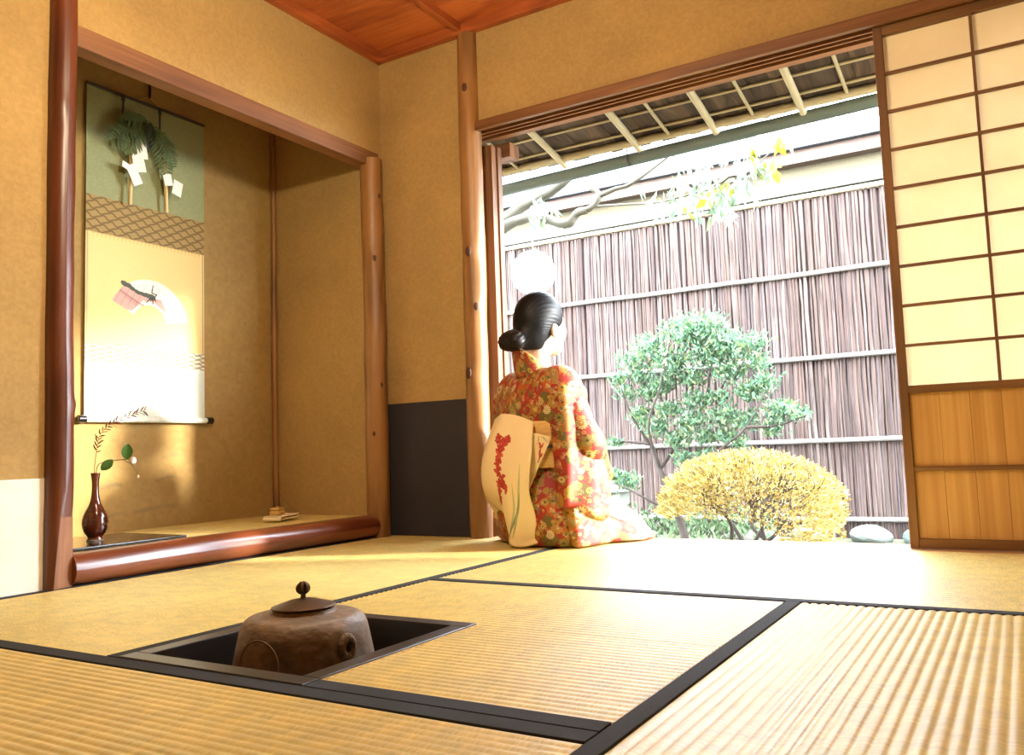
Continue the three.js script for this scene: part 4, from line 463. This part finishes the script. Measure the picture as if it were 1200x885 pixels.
{ // gnarled overhanging branch with drooping leaves
  const Z0 = -1.25, O = V3(-0.9, GY, -1.6), L = (x, y, z = Z0) => V3(x - O.x, y - O.y, z - O.z), t = thing('overhanging_tree', 'gnarled pale branch with drooping pale leaves crossing below the gutter', 'tree', [O.x, O.y, O.z]);
  mesh('trunk', tube([L(-0.9, GY, -1.6), L(-0.88, 0.5, -1.55), L(-0.8, 1.1, -1.5), L(-0.6, 1.45, -1.4), L(-0.35, 1.56, -1.3)], 0.07, 0.045, 50, 12, { rough: 0.25 }), mPaleBranch, t);
  mesh('branch', tube([L(-0.6, 1.45, -1.4), L(-0.35, 1.56, -1.3), L(-0.158, 1.587), L(-0.08, 1.61), L(0.033, 1.62), L(0.13, 1.59), L(0.233, 1.548), L(0.275, 1.552), L(0.319, 1.592), L(0.38, 1.6)], 0.042, 0.02, 70, 11, { rough: 0.45, freq: 22 }), mPaleBranch, t);
  mesh('branch', tube([L(0.233, 1.546), L(0.28, 1.548), L(0.32, 1.592), L(0.38, 1.602), L(0.425, 1.62), L(0.455, 1.665), L(0.4, 1.728), L(0.385, 1.79)], 0.023, 0.012, 50, 9, { rough: 0.4, freq: 18 }), mPaleBranch, t);
  mesh('branch', tube([L(-0.35, 1.56, -1.3), L(-0.205, 1.666, -1.35), L(-0.1, 1.71, -1.35), L(0, 1.746, -1.35), L(0.11, 1.774, -1.35), L(0.24, 1.84, -1.35)], 0.04, 0.026, 40, 10, { rough: 0.35 }), mPaleBranch, t);
  mesh('branch', tube([L(0.445, 1.66), L(0.543, 1.681), L(0.616, 1.687), L(0.723, 1.73), L(0.86, 1.8)], 0.014, 0.006, 30, 8, { rough: 0.3 }), mPaleBranch, t);
  mesh('twig', tube([L(0.42, 1.612), L(0.588, 1.591), L(0.775, 1.568), L(0.957, 1.578), L(1.173, 1.6), L(1.345, 1.7), L(1.42, 1.78)], 0.006, 0.003, 40, 7), mPaleBranch, t);
  mesh('twig', tube([L(0.86, 1.8), L(1.0, 1.7), L(1.1, 1.6), L(1.12, 1.5)], 0.004, 0.002, 20, 6), mPaleBranch, t); mesh('twig', tube([L(0.957, 1.578), L(1.02, 1.53), L(1.08, 1.46)], 0.003, 0.0015, 14, 6), mPaleBranch, t);
  const cl = [[0.78, 1.57, 0.1], [0.93, 1.55, 0.12], [1.02, 1.63, 0.12], [1.1, 1.55, 0.13], [1.2, 1.58, 0.12], [1.1, 1.48, 0.08], [1.3, 1.66, 0.08], [0.9, 1.64, 0.08], [1.0, 1.72, 0.12], [1.2, 1.7, 0.1], [0.13, 1.68, 0.05], [0.1, 1.6, 0.05]];
  scatterLeaves('foliage', t, 420, tinyLeaf(0.075, 0.02), mLeaf, (r) => { const c = cl[Math.floor(r() * cl.length)]; return { p: L(c[0] + gauss(r) * c[2], c[1] + gauss(r) * c[2] * 0.7, Z0 + gauss(r) * 0.2), d: V3((r() - 0.5) * 1.2, -0.2 - r(), (r() - 0.5) * 1.2), s: 0.6 + 0.7 * r() }; }, ['#7d897c', '#728375', '#858e81', '#74855f', '#627967'], 21);
  const yl = [[1.42, 1.74, 0.05], [1.3, 1.66, 0.06], [1.37, 1.64, 0.05], [1.08, 1.55, 0.08], [1.17, 1.57, 0.06], [0.93, 1.52, 0.05], [1.27, 1.74, 0.04]];
  scatterLeaves('yellow_foliage', t, 46, tinyLeaf(0.07, 0.04), mLeaf, (r) => { const c = yl[Math.floor(r() * yl.length)]; return { p: L(c[0] + gauss(r) * c[2], c[1] + gauss(r) * c[2], Z0 + 0.05 + gauss(r) * 0.1), d: V3((r() - 0.5) * 1.2, -0.3 - r(), (r() - 0.5) * 1.2), s: 0.6 + 0.6 * r() }; }, ['#858321', '#7c812b', '#8b892d', '#687835'], 23); }
{ const t = thing('paper_ball', 'white scalloped paper ball hanging on a string from the gnarled branch', 'ornament', [0.036, 1.305, -1.25]);
  const g = new THREE.SphereGeometry(0.122, 72, 48), p = g.attributes.position; for (let i = 0; i < p.count; i++) { const v = V3(p.getX(i), p.getY(i), p.getZ(i)), th = Math.acos(clamp(v.y / 0.122, -1, 1)), ph = Math.atan2(v.z, v.x), k = 1 + 0.045 * (Math.abs(Math.sin(th * 8)) - 0.6) + 0.03 * (Math.abs(Math.sin(ph * 8)) - 0.6) * Math.sin(th); p.setXYZ(i, v.x * k, v.y * k, v.z * k); } g.computeVertexNormals();
  mesh('paper_shell', g, std({ color: '#d6d6d2', roughness: 0.9 }), t); mesh('string', tube([[0, 0.12, 0], [0.002, 0.2, 0], [0, 0.3, 0]], 0.0035, 0.0035, 8, 6), std({ color: '#c7c4bf', roughness: 0.9 }), t); }

// ───────────── the kneeling person ─────────────
{ const t = thing('person', 'person in a red floral kimono kneeling with back turned, looking at the garden', 'person', [0.822, 0, 0.074], -0.431);
  // local axes: x to the person's right, y up, z to the person's back
  const HC = [-0.012, 0.8, 0.018], HA = 0.16, ch = Math.cos(HA), sh = Math.sin(HA);
  const turned = (x, z) => [HC[0] + (x - HC[0]) * ch - (z - HC[2]) * sh, HC[2] + (x - HC[0]) * sh + (z - HC[2]) * ch];   // head turned a little to its left                                    // middle of the skull
  const skin = (wx, y, wz) => {
    let [x, z] = turned(wx, wz);
    let d = ell(x, y, z, [HC[0], 0.812, HC[2]], [0.071, 0.088, 0.088]);
    d = smin(d, ell(x, y, z, [HC[0], 0.752, HC[2] - 0.048], [0.053, 0.066, 0.05]), 0.05);                      // face
    d = smin(d, ell(x, y, z, [HC[0], 0.706, HC[2] - 0.068], [0.027, 0.024, 0.025]), 0.035);                     // chin
    d = smin(d, cap(x, y, z, [HC[0], 0.775, HC[2] - 0.093], [HC[0], 0.744, HC[2] - 0.108], 0.006, 0.009), 0.014); // nose
    d = smin(d, ell(x, y, z, [HC[0], 0.722, HC[2] - 0.089], [0.02, 0.007, 0.008]), 0.008);                      // lips
    for (const s of [-1, 1]) { d = smin(d, ell(x, y, z, [HC[0] + s * 0.028, 0.762, HC[2] - 0.07], [0.024, 0.02, 0.022]), 0.02); d = smin(d, ell(x, y, z, [HC[0] + s * 0.075, 0.757, HC[2] + 0.004], [0.009, 0.029, 0.018]), 0.008); }
    x = wx; z = wz;
    d = smin(d, cap(x, y, z, [HC[0], 0.75, HC[2] + 0.018], [-0.008, 0.55, 0.05], 0.044, 0.05), 0.035);          // neck
    d = smin(d, cap(x, y, z, [-0.1, 0.51, 0.045], [0.1, 0.51, 0.045], 0.045, 0.045), 0.06);                          // shoulders under the collar
    d = smin(d, cap(x, y, z, [0, 0.48, 0.04], [0, 0.18, 0.02], 0.085, 0.1), 0.06);                                // trunk under the kimono
    for (const s of [-1, 1]) { // arms inside the sleeves, folded towards the lap
      d = smin(d, cap(x, y, z, [s * 0.13, 0.51, 0.045], [s * 0.19, 0.32, 0.0], 0.042, 0.034), 0.04); d = smin(d, cap(x, y, z, [s * 0.19, 0.32, 0.0], [s * 0.07, 0.23, -0.13], 0.034, 0.024), 0.03);
      d = smin(d, cap(x, y, z, [s * 0.066, 0.226, -0.145], [s * 0.042, 0.22, -0.178], 0.026, 0.022), 0.02);          // palm
      for (let f = 0; f < 4; f++) { const a = s * (0.064 - f * 0.015), l = [0.05, 0.058, 0.053, 0.042][f]; d = smin(d, cap(x, y, z, [a, 0.22, -0.186], [a - s * 0.008, 0.213, -0.186 - l * 0.55], 0.0088, 0.0082), 0.006); d = smin(d, cap(x, y, z, [a - s * 0.008, 0.213, -0.186 - l * 0.55], [a - s * 0.012, 0.2, -0.186 - l], 0.0082, 0.0068), 0.006); }
      d = smin(d, cap(x, y, z, [s * 0.042, 0.224, -0.155], [s * 0.018, 0.218, -0.185], 0.0105, 0.008), 0.01); }
    return d; };
  const body = surfaceNets(skin, [-0.26, 0.06, -0.38], [0.26, 0.92, 0.16], 0.0055);
  { const p = body.attributes.position, c = []; for (let i = 0; i < p.count; i++) { const y = p.getY(i), [x, z] = turned(p.getX(i), p.getZ(i)); let q = [0.5, 0.31, 0.21]; const ax = Math.abs(x - HC[0]); if (z < HC[2] - 0.07) { if (ax < 0.02 && Math.abs(y - 0.722) < 0.0075) q = [0.62, 0.16, 0.14]; if (((ax - 0.029) / 0.013) ** 2 + ((y - 0.768) / 0.0055) ** 2 < 1) q = [0.05, 0.035, 0.03]; if (((ax - 0.03) / 0.018) ** 2 + ((y - 0.789 + (ax - 0.03) ** 2 * 8) / 0.0035) ** 2 < 1) q = [0.06, 0.045, 0.04]; } c.push(...q); } body.setAttribute('color', new THREE.Float32BufferAttribute(c, 3)); body.setAttribute('uv', new THREE.Float32BufferAttribute(new Float32Array(p.count * 2), 2)); }
  mesh('body', body, phys({ vertexColors: true, roughness: 0.5 }), t);
  // hair: smooth cap swept back into a low bun
  const hair = (wx, y, wz) => {
    const [x, z] = turned(wx, wz), zl = z - HC[2];
    let d = ell(x, y, z, [HC[0], 0.818, HC[2] + 0.006], [0.0825, 0.094, 0.1]);
    d = smin(d, ell(x, y, z, [HC[0], 0.755, HC[2] + 0.05], [0.066, 0.08, 0.055]), 0.04);
    d = smin(d, cap(x, y, z, [HC[0], 0.735, HC[2] + 0.085], [HC[0], 0.725, HC[2] + 0.115], 0.038, 0.03), 0.03);
    const zc = y > 0.79 ? -0.05 : y > 0.757 ? lerp(-0.016, -0.05, (y - 0.757) / 0.033) : lerp(0.035, -0.016, clamp((y - 0.715) / 0.042));
    d = Math.max(d, -Math.max(zl - zc, y - 0.868 - 0.02 * Math.cos(x * 30)));
    d = Math.max(d, -ell(Math.abs(x - HC[0]), y, zl, [0.082, 0.752, 0.0], [0.02, 0.028, 0.02])); d = Math.max(d, 0.69 + 0.3 * Math.max(0, 0.05 - zl) - y);
    const a = Math.atan2(x - HC[0], y - 0.74); return d + 0.0003 * Math.sin(a * 60 + zl * 40); };
  const mHair = phys({ color: '#060607', roughness: 0.5, specularIntensity: 0.45 }), h = mesh('hair', surfaceNets(hair, [-0.13, 0.66, -0.12], [0.11, 0.93, 0.19], 0.0036), mHair, t);
  const bun = (x, y, z) => { const a = Math.atan2(y - 0.728, x - HC[0]); return smin(ell(x, y, z, [HC[0], 0.726, HC[2] + 0.128], [0.05, 0.036, 0.032]), cap(x, y, z, [HC[0] - 0.03, 0.722, HC[2] + 0.132], [HC[0] + 0.03, 0.72, HC[2] + 0.132], 0.03, 0.03), 0.02) + 0.0012 * Math.sin(a * 16 + z * 160); };
  mesh('bun', surfaceNets(bun, [-0.1, 0.66, 0.06], [0.08, 0.79, 0.22], 0.004), phys({ color: '#120b09', roughness: 0.5, specularIntensity: 0.5 }), h);
  { const q = []; for (let k = 0; k <= 24; k++) { const a = -0.2 + k / 24 * (Math.PI + 0.4); q.push([HC[0] + Math.cos(a) * 0.045, 0.732 + Math.sin(a) * 0.045, HC[2] + 0.104]); } mesh('hair_ornament', tube(q, 0.0045, 0.0045, 40, 8), phys({ color: '#1f7a68', roughness: 0.25, clearcoat: 0.6 }), h); }

  // kimono cloth with dense flowers
  const kimonoTex = canvasTex(1536, 1536, (c, w, hh) => {
    const r = rng(55), wrap = (f) => { for (const dx of [-w, 0, w]) for (const dy of [-hh, 0, hh]) { c.save(); c.translate(dx, dy); f(); c.restore(); } };
    c.fillStyle = '#a3260f'; c.fillRect(0, 0, w, hh);
    const blob = (x, y, s, col) => wrap(() => { c.fillStyle = col; c.beginPath(); for (let k = 0; k <= 14; k++) { const a = k / 14 * 6.283, q = s * (0.75 + 0.4 * hash(k % 14, Math.floor(x), Math.floor(y))); k ? c.lineTo(x + Math.cos(a) * q, y + Math.sin(a) * q) : c.moveTo(x + q, y); } c.fill(); });
    const pal = ['#a87c2c', '#b8581c', '#b8974f', '#6b5a22', '#a83c18', '#9c6a18', '#96260f', '#8c1c0c', '#7a6628'];
    for (let k = 0; k < 130; k++) blob(r() * w, r() * hh, 40 + 90 * r(), pal[Math.floor(r() * pal.length)]);
    const flower = (x, y, s, n, col, mid, out) => wrap(() => { for (let k = 0; k < n; k++) { const a = k / n * 6.283; c.save(); c.translate(x, y); c.rotate(a); c.beginPath(); c.ellipse(s * 0.58, 0, s * 0.44, s * 2.1 / n, 0, 0, 7); c.fillStyle = col; c.fill(); c.lineWidth = 2.5; c.strokeStyle = out; c.stroke(); c.restore(); } c.beginPath(); c.arc(x, y, s * 0.26, 0, 7); c.fillStyle = mid; c.fill(); c.stroke(); });
    const cols = ['#c9ae70', '#bd872c', '#b03a18', '#d6c594', '#a0701f', '#c2a04a', '#821a12', '#b86c28', '#8a7a30'], mids = ['#6a5216', '#9a2412', '#cdb478', '#4a4a1c'];
    for (let k = 0; k < 300; k++) flower(r() * w, r() * hh, 22 + 62 * r() * r(), [8, 12, 16, 5][Math.floor(r() * 4)], cols[Math.floor(r() * cols.length)], mids[Math.floor(r() * 4)], ['#8f5a1e', '#6e2614', '#c9a14a'][Math.floor(r() * 3)]);
    for (let k = 0; k < 220; k++) { const x = r() * w, y = r() * hh, a = r() * 6.28, s = 22 + 34 * r(), col = ['#5d6428', '#747a3a', '#4a5a34', '#86803a', '#3f6a62'][Math.floor(r() * 5)]; wrap(() => { c.save(); c.translate(x, y); c.rotate(a); c.fillStyle = col; c.beginPath(); c.moveTo(0, 0); c.quadraticCurveTo(s * 0.5, -s * 0.42, s, 0); c.quadraticCurveTo(s * 0.5, s * 0.42, 0, 0); c.fill(); c.strokeStyle = '#d2b35c'; c.lineWidth = 2; c.stroke(); c.restore(); }); }
    for (let k = 0; k < 120; k++) { const x = r() * w, y = r() * hh, n = 6 + Math.floor(r() * 5), s = 30 + 50 * r(), a0 = r() * 6.28; wrap(() => { c.strokeStyle = ['#c9ad66', '#b88a38', '#d4c08a'][k % 3]; c.lineWidth = 2.5; for (let q = 0; q < n; q++) { const a = a0 + (q / n - 0.5) * 1.6; c.beginPath(); c.moveTo(x, y); c.quadraticCurveTo(x + Math.cos(a) * s * 0.6 + 6, y + Math.sin(a) * s * 0.6, x + Math.cos(a) * s, y + Math.sin(a) * s); c.stroke(); } }); }
    for (let k = 0; k < 40; k++) { const x = r() * w, y = r() * hh; wrap(() => { for (const [q, col] of [[22, '#cdb87c'], [17, '#a32a12'], [11, '#c4963e'], [5, '#6a1c10']]) { c.fillStyle = col; c.beginPath(); c.arc(x, y, q, 0, 7); c.fill(); } }); } });
  const weave = bw(128, 128, (u, v) => 0.5 + 0.5 * Math.sin(u * 201) * Math.sin(v * 201));
  const mKimono = phys({ map: kimonoTex, color: new THREE.Color(0.82, 0.8, 0.8), roughness: 0.62, sheen: 0.3, sheenRoughness: 0.5, bumpMap: weave, bumpScale: 0.0003, side: THREE.DoubleSide });
  const wrapUV = (g) => { const p = g.attributes.position, uv = []; for (let i = 0; i < p.count; i++) { const a = Math.atan2(p.getX(i), p.getZ(i) + 0.05); uv.push(a * 0.24 / 0.42, p.getY(i) / 0.42 + 0.1 * p.getX(i)); } g.setAttribute('uv', new THREE.Float32BufferAttribute(uv, 2)); return g; };
  const fold = (x, y, z, f, a) => a * Math.sin(f * (x * 0.8 + z) + y * 9);
  const robe = (x, y, z) => {
    let d = ell(x, y, z, [0, 0.12, 0.025], [0.2, 0.17, 0.175]);                                                   // seat over the heels
    d = smin(d, rbox(x, y, z, [0.01, 0.04, -0.07], [0.19, 0.05, 0.2], 0.045), 0.07);                               // skirt spread over the thighs
    for (const s of [-1, 1]) d = smin(d, cap(x, y, z, [s * 0.085, 0.13, 0.0], [s * 0.095, 0.062, -0.225], 0.1, 0.055), 0.06);
    d = smin(d, ell(x, y, z, [0.15, 0.0, -0.2], [0.085, 0.06, 0.13]), 0.04);                                      // hem trailing off the right knee
    d = smin(d, cap(x, y, z, [0, 0.2, 0.02], [0, 0.42, 0.035], 0.145, 0.13), 0.08);
    d = smin(d, ell(x, y, z, [-0.008, 0.475, 0.045], [0.185, 0.13, 0.118]), 0.06);
    d = smin(d, cap(x, y, z, [-0.12, 0.565, 0.045], [0.12, 0.565, 0.045], 0.05, 0.05), 0.07);
    for (const s of [-1, 1]) { d = smin(d, cap(x, y, z, [s * 0.145, 0.545, 0.048], [s * 0.21, 0.34, 0.005], 0.06, 0.058), 0.06); d = smin(d, cap(x, y, z, [s * 0.21, 0.34, 0.005], [s * 0.095, 0.24, -0.15], 0.056, 0.046), 0.05); }
    d = Math.max(d, ell(x, y, z, [-0.01, 0.655, 0.03], [0.058, 0.062, 0.066]) * -1);                               // neck opening
    return Math.max(d + fold(x, y, z, 26, 0.0026) * smooth(0.5, 0.25, y), 0.004 - y); };
  const robeMesh = mesh('kimono', wrapUV(surfaceNets(robe, [-0.32, -0.01, -0.37], [0.32, 0.68, 0.25], 0.0085)), mKimono, t);
  // wide hanging sleeves: a broad flat bag of cloth from shoulder and forearm down towards the floor
  for (const s of [1, -1]) {
    const bag = (x, y, z) => { const X = x * s, k = clamp((0.5 - y) / 0.42), cz = lerp(0.05, 0.022, k), hz = lerp(0.062, 0.108, smooth(0, 0.8, k)), cx = lerp(0.17, 0.226, smooth(0, 0.7, k)) + 0.008 * Math.sin(z * 30 + 1) * k - 0.02 * smooth(0.02, -0.09, z) * k, bottom = 0.085 + 0.05 * smooth(-0.02, 0.12, z);
      return rbox(X, y, z, [cx, (0.55 + bottom) / 2, cz], [lerp(0.05, 0.027, k), (0.55 - bottom) / 2, hz], 0.024) * 0.8 + 0.003 * Math.sin(z * 60 + y * 14) * k; };
    const tail = (x, y, z) => { const X = x * s; return Math.max(rbox(X, y, z, [0.212 + 0.012 * Math.sin(z * 25), 0.075, 0.03 - (0.12 - y) * 0.25], [0.02, 0.075, 0.07 + (0.15 - y) * 0.12], 0.014) * 0.8, 0.004 - y); };
    const lo = (v) => s > 0 ? v[0] : [-v[1][0], v[0][1], v[0][2]], hi = (v) => s > 0 ? v[1] : [-v[0][0], v[1][1], v[1][2]], B1 = [[0.07, 0.04, -0.15], [0.32, 0.6, 0.2]], B2 = [[0.15, -0.005, -0.14], [0.28, 0.2, 0.18]];
    mesh('sleeve', wrapUV(surfaceNets(bag, lo(B1), hi(B1), 0.0085)), mKimono, robeMesh);
    mesh('sleeve_lower_fold', wrapUV(surfaceNets(tail, lo(B2), hi(B2), 0.008)), mKimono, robeMesh); }
  // hem edge showing pale lining at the front right
  mesh('hem_lining', sheet(24, 3, (u, v) => { const a = lerp(-0.2, 1.2, u); return V3(0.19 + 0.01 * Math.sin(u * 7) - 0.03 * u * u + 0.004 * v, 0.012 + 0.085 * (1 - u) + 0.012 * v * (1 - u), lerp(-0.09, -0.335, u) - 0.006 * v); }, 0.004), std({ color: '#efe3cf', roughness: 0.8 }), robeMesh);
  // collar standing away from the nape
  const ring = (r0, off, yb, hgt) => sheet(40, 8, (u, v) => { const a = lerp(-2.6, 2.6, u), f = (1 + Math.cos(a)) / 2, R = r0 + off * v; return V3(-0.01 + Math.sin(a) * R * lerp(0.8, 1.0, f), lerp(yb - 0.1 * (1 - f), yb + hgt * f - 0.05 * (1 - f), v), 0.034 + Math.cos(a) * (R * 1.15) + 0.022 * f * v); }, 0.006);
  const collar = mesh('collar', (() => { const g = ring(0.079, -0.006, 0.592, 0.105); const uv = g.attributes.uv; for (let i = 0; i < uv.count; i++) uv.setXY(i, uv.getX(i) * 1.1, uv.getY(i) * 0.25 + 0.4); return g; })(), mKimono, robeMesh);
  mesh('under_collar', ring(0.071, -0.004, 0.589, 0.1), std({ color: '#e9dcc0', roughness: 0.8 }), collar);

  // obi: band round the waist and a wide draped panel at the back
  const obiTex = canvasTex(768, 1024, (c, w, hh) => {
    const r = rng(66); c.fillStyle = '#ead3a2'; c.fillRect(0, 0, w, hh); for (let k = 0; k < 3000; k++) { c.fillStyle = r() > 0.5 ? 'rgba(255,244,214,0.25)' : 'rgba(160,120,60,0.10)'; c.fillRect(r() * w, r() * hh, 2, 4 + r() * 10); }
    c.lineCap = 'round'; const blade = (x0, y0, x1, y1, b, wd, col) => { c.strokeStyle = col; for (let k = 0; k < 30; k++) { const u = k / 30, v = (k + 1) / 30, f = (q) => [lerp(x0, x1, q) + b * Math.sin(q * 3.14), lerp(y0, y1, q)]; c.lineWidth = wd * Math.sin((u * 0.9 + 0.08) * 3.14) + 1; const [a, d] = f(u), [e, g] = f(v); c.beginPath(); c.moveTo(a, d); c.lineTo(e, g); c.stroke(); } };
    for (const [a, b, d, e, f, g, col] of [[570, 940, 690, 380, 50, 16, '#b1ab84'], [520, 960, 640, 560, 40, 14, '#b5b08a'], [360, 960, 180, 640, -50, 20, '#9a9c70'], [500, 980, 690, 640, 30, 16, '#7f8a62'], [330, 930, 150, 420, -20, 12, '#b5b28a'], [440, 980, 400, 700, 30, 20, '#8c9066'], [560, 960, 640, 760, 10, 14, '#9aa078'], [200, 380, 120, 120, -20, 10, '#b8b28a']]) blade(a, b, d, e, f, g, col);
    const iris = (x, y, s) => { for (let k = 0; k < 13; k++) { const a = r() * 6.28, q = s * (0.3 + 0.5 * r()); c.fillStyle = ['#c0392b', '#d45a48', '#b22d22', '#cf4a3a'][k % 4]; c.beginPath(); c.ellipse(x + Math.cos(a) * q * 0.6, y + Math.sin(a) * q, s * 0.42, s * 0.2, a + r(), 0, 7); c.fill(); c.strokeStyle = '#8e1f18'; c.lineWidth = 3; c.stroke(); } };
    for (const [x, y, s] of [[500, 230, 62], [455, 190, 45], [545, 200, 45], [490, 310, 58], [480, 390, 50], [485, 470, 56], [545, 540, 60], [500, 580, 56], [570, 610, 45], [495, 660, 50], [475, 715, 38]]) iris(x, y, s); });
  obiTex.flipY = true;
  const mObi = phys({ map: obiTex, roughness: 0.7, sheen: 0.2, side: THREE.DoubleSide }), mObiPlain = std({ map: tex(128, 128, (u, v) => mixc([226, 186, 118], [206, 160, 92], vnoise(u * 64, v * 64, 64, 64, 3))), roughness: 0.75, side: THREE.DoubleSide });
  const band = sheet(72, 8, (u, v) => { const a = u * Math.PI * 2, R = 1 + 0.02 * Math.sin(v * Math.PI); return V3(Math.sin(a) * 0.168 * R, lerp(0.27, 0.43, v), 0.015 + Math.cos(a) * 0.158 * R); }, -0.006);
  const obi = mesh('obi', band, mObiPlain, t);
  const drape = sheet(36, 60, (u, v) => { const q = 1 - v, wv = smooth(0.55, 1, q), ph = lerp(-0.85, 0.7, u) + 0.03 * Math.sin(q * 11) * wv, y = lerp(0.462, 0.05, Math.pow(q, 0.95)) + 0.03 * Math.sin(u * 5.2 + 0.6) * wv - 0.035 * (2 * u - 1) ** 2 * (1 - q) - 0.02 * u * smooth(0.8, 1, q) + 0.05 * Math.max(0, 0.5 - u) * smooth(0.7, 1, q); const R = 0.178 + 0.062 * Math.sin(Math.PI * clamp(q * 1.05)) + 0.02 * wv * Math.sin(u * 9 + 1) + 0.006 * Math.sin(u * 14 + q * 5), W_ = lerp(1, 0.9, smooth(0.2, 0.7, q)) * lerp(1, 1.12, wv); return V3(Math.sin(ph * W_) * R * 1.02, y, 0.02 + Math.cos(ph * W_) * R); }, 0.006);
  mesh('obi_drum', drape, mObi, obi);
  mesh('obi_fold', sheet(10, 16, (u, v) => { const y = lerp(0.40, 0.375, u) - v * lerp(0.24, 0.02, u), a = lerp(0.5, 1.0, u) - 0.02 * v; return V3(Math.sin(a) * 0.188, y, 0.018 + Math.cos(a) * (0.188 - 0.0 * v)); }, 0.004), mObi, obi);
  { const q = []; for (let k = 0; k <= 40; k++) { const a = k / 40 * 6.283; q.push([Math.sin(a) * 0.19, 0.343 - 0.004 * Math.cos(a), 0.016 + Math.cos(a) * 0.182]); } mesh('obi_cord', tube(q, 0.0055, 0.0055, 80, 8), std({ color: '#23202a', roughness: 0.7 }), obi); } }
renderer.render(scene, camera);
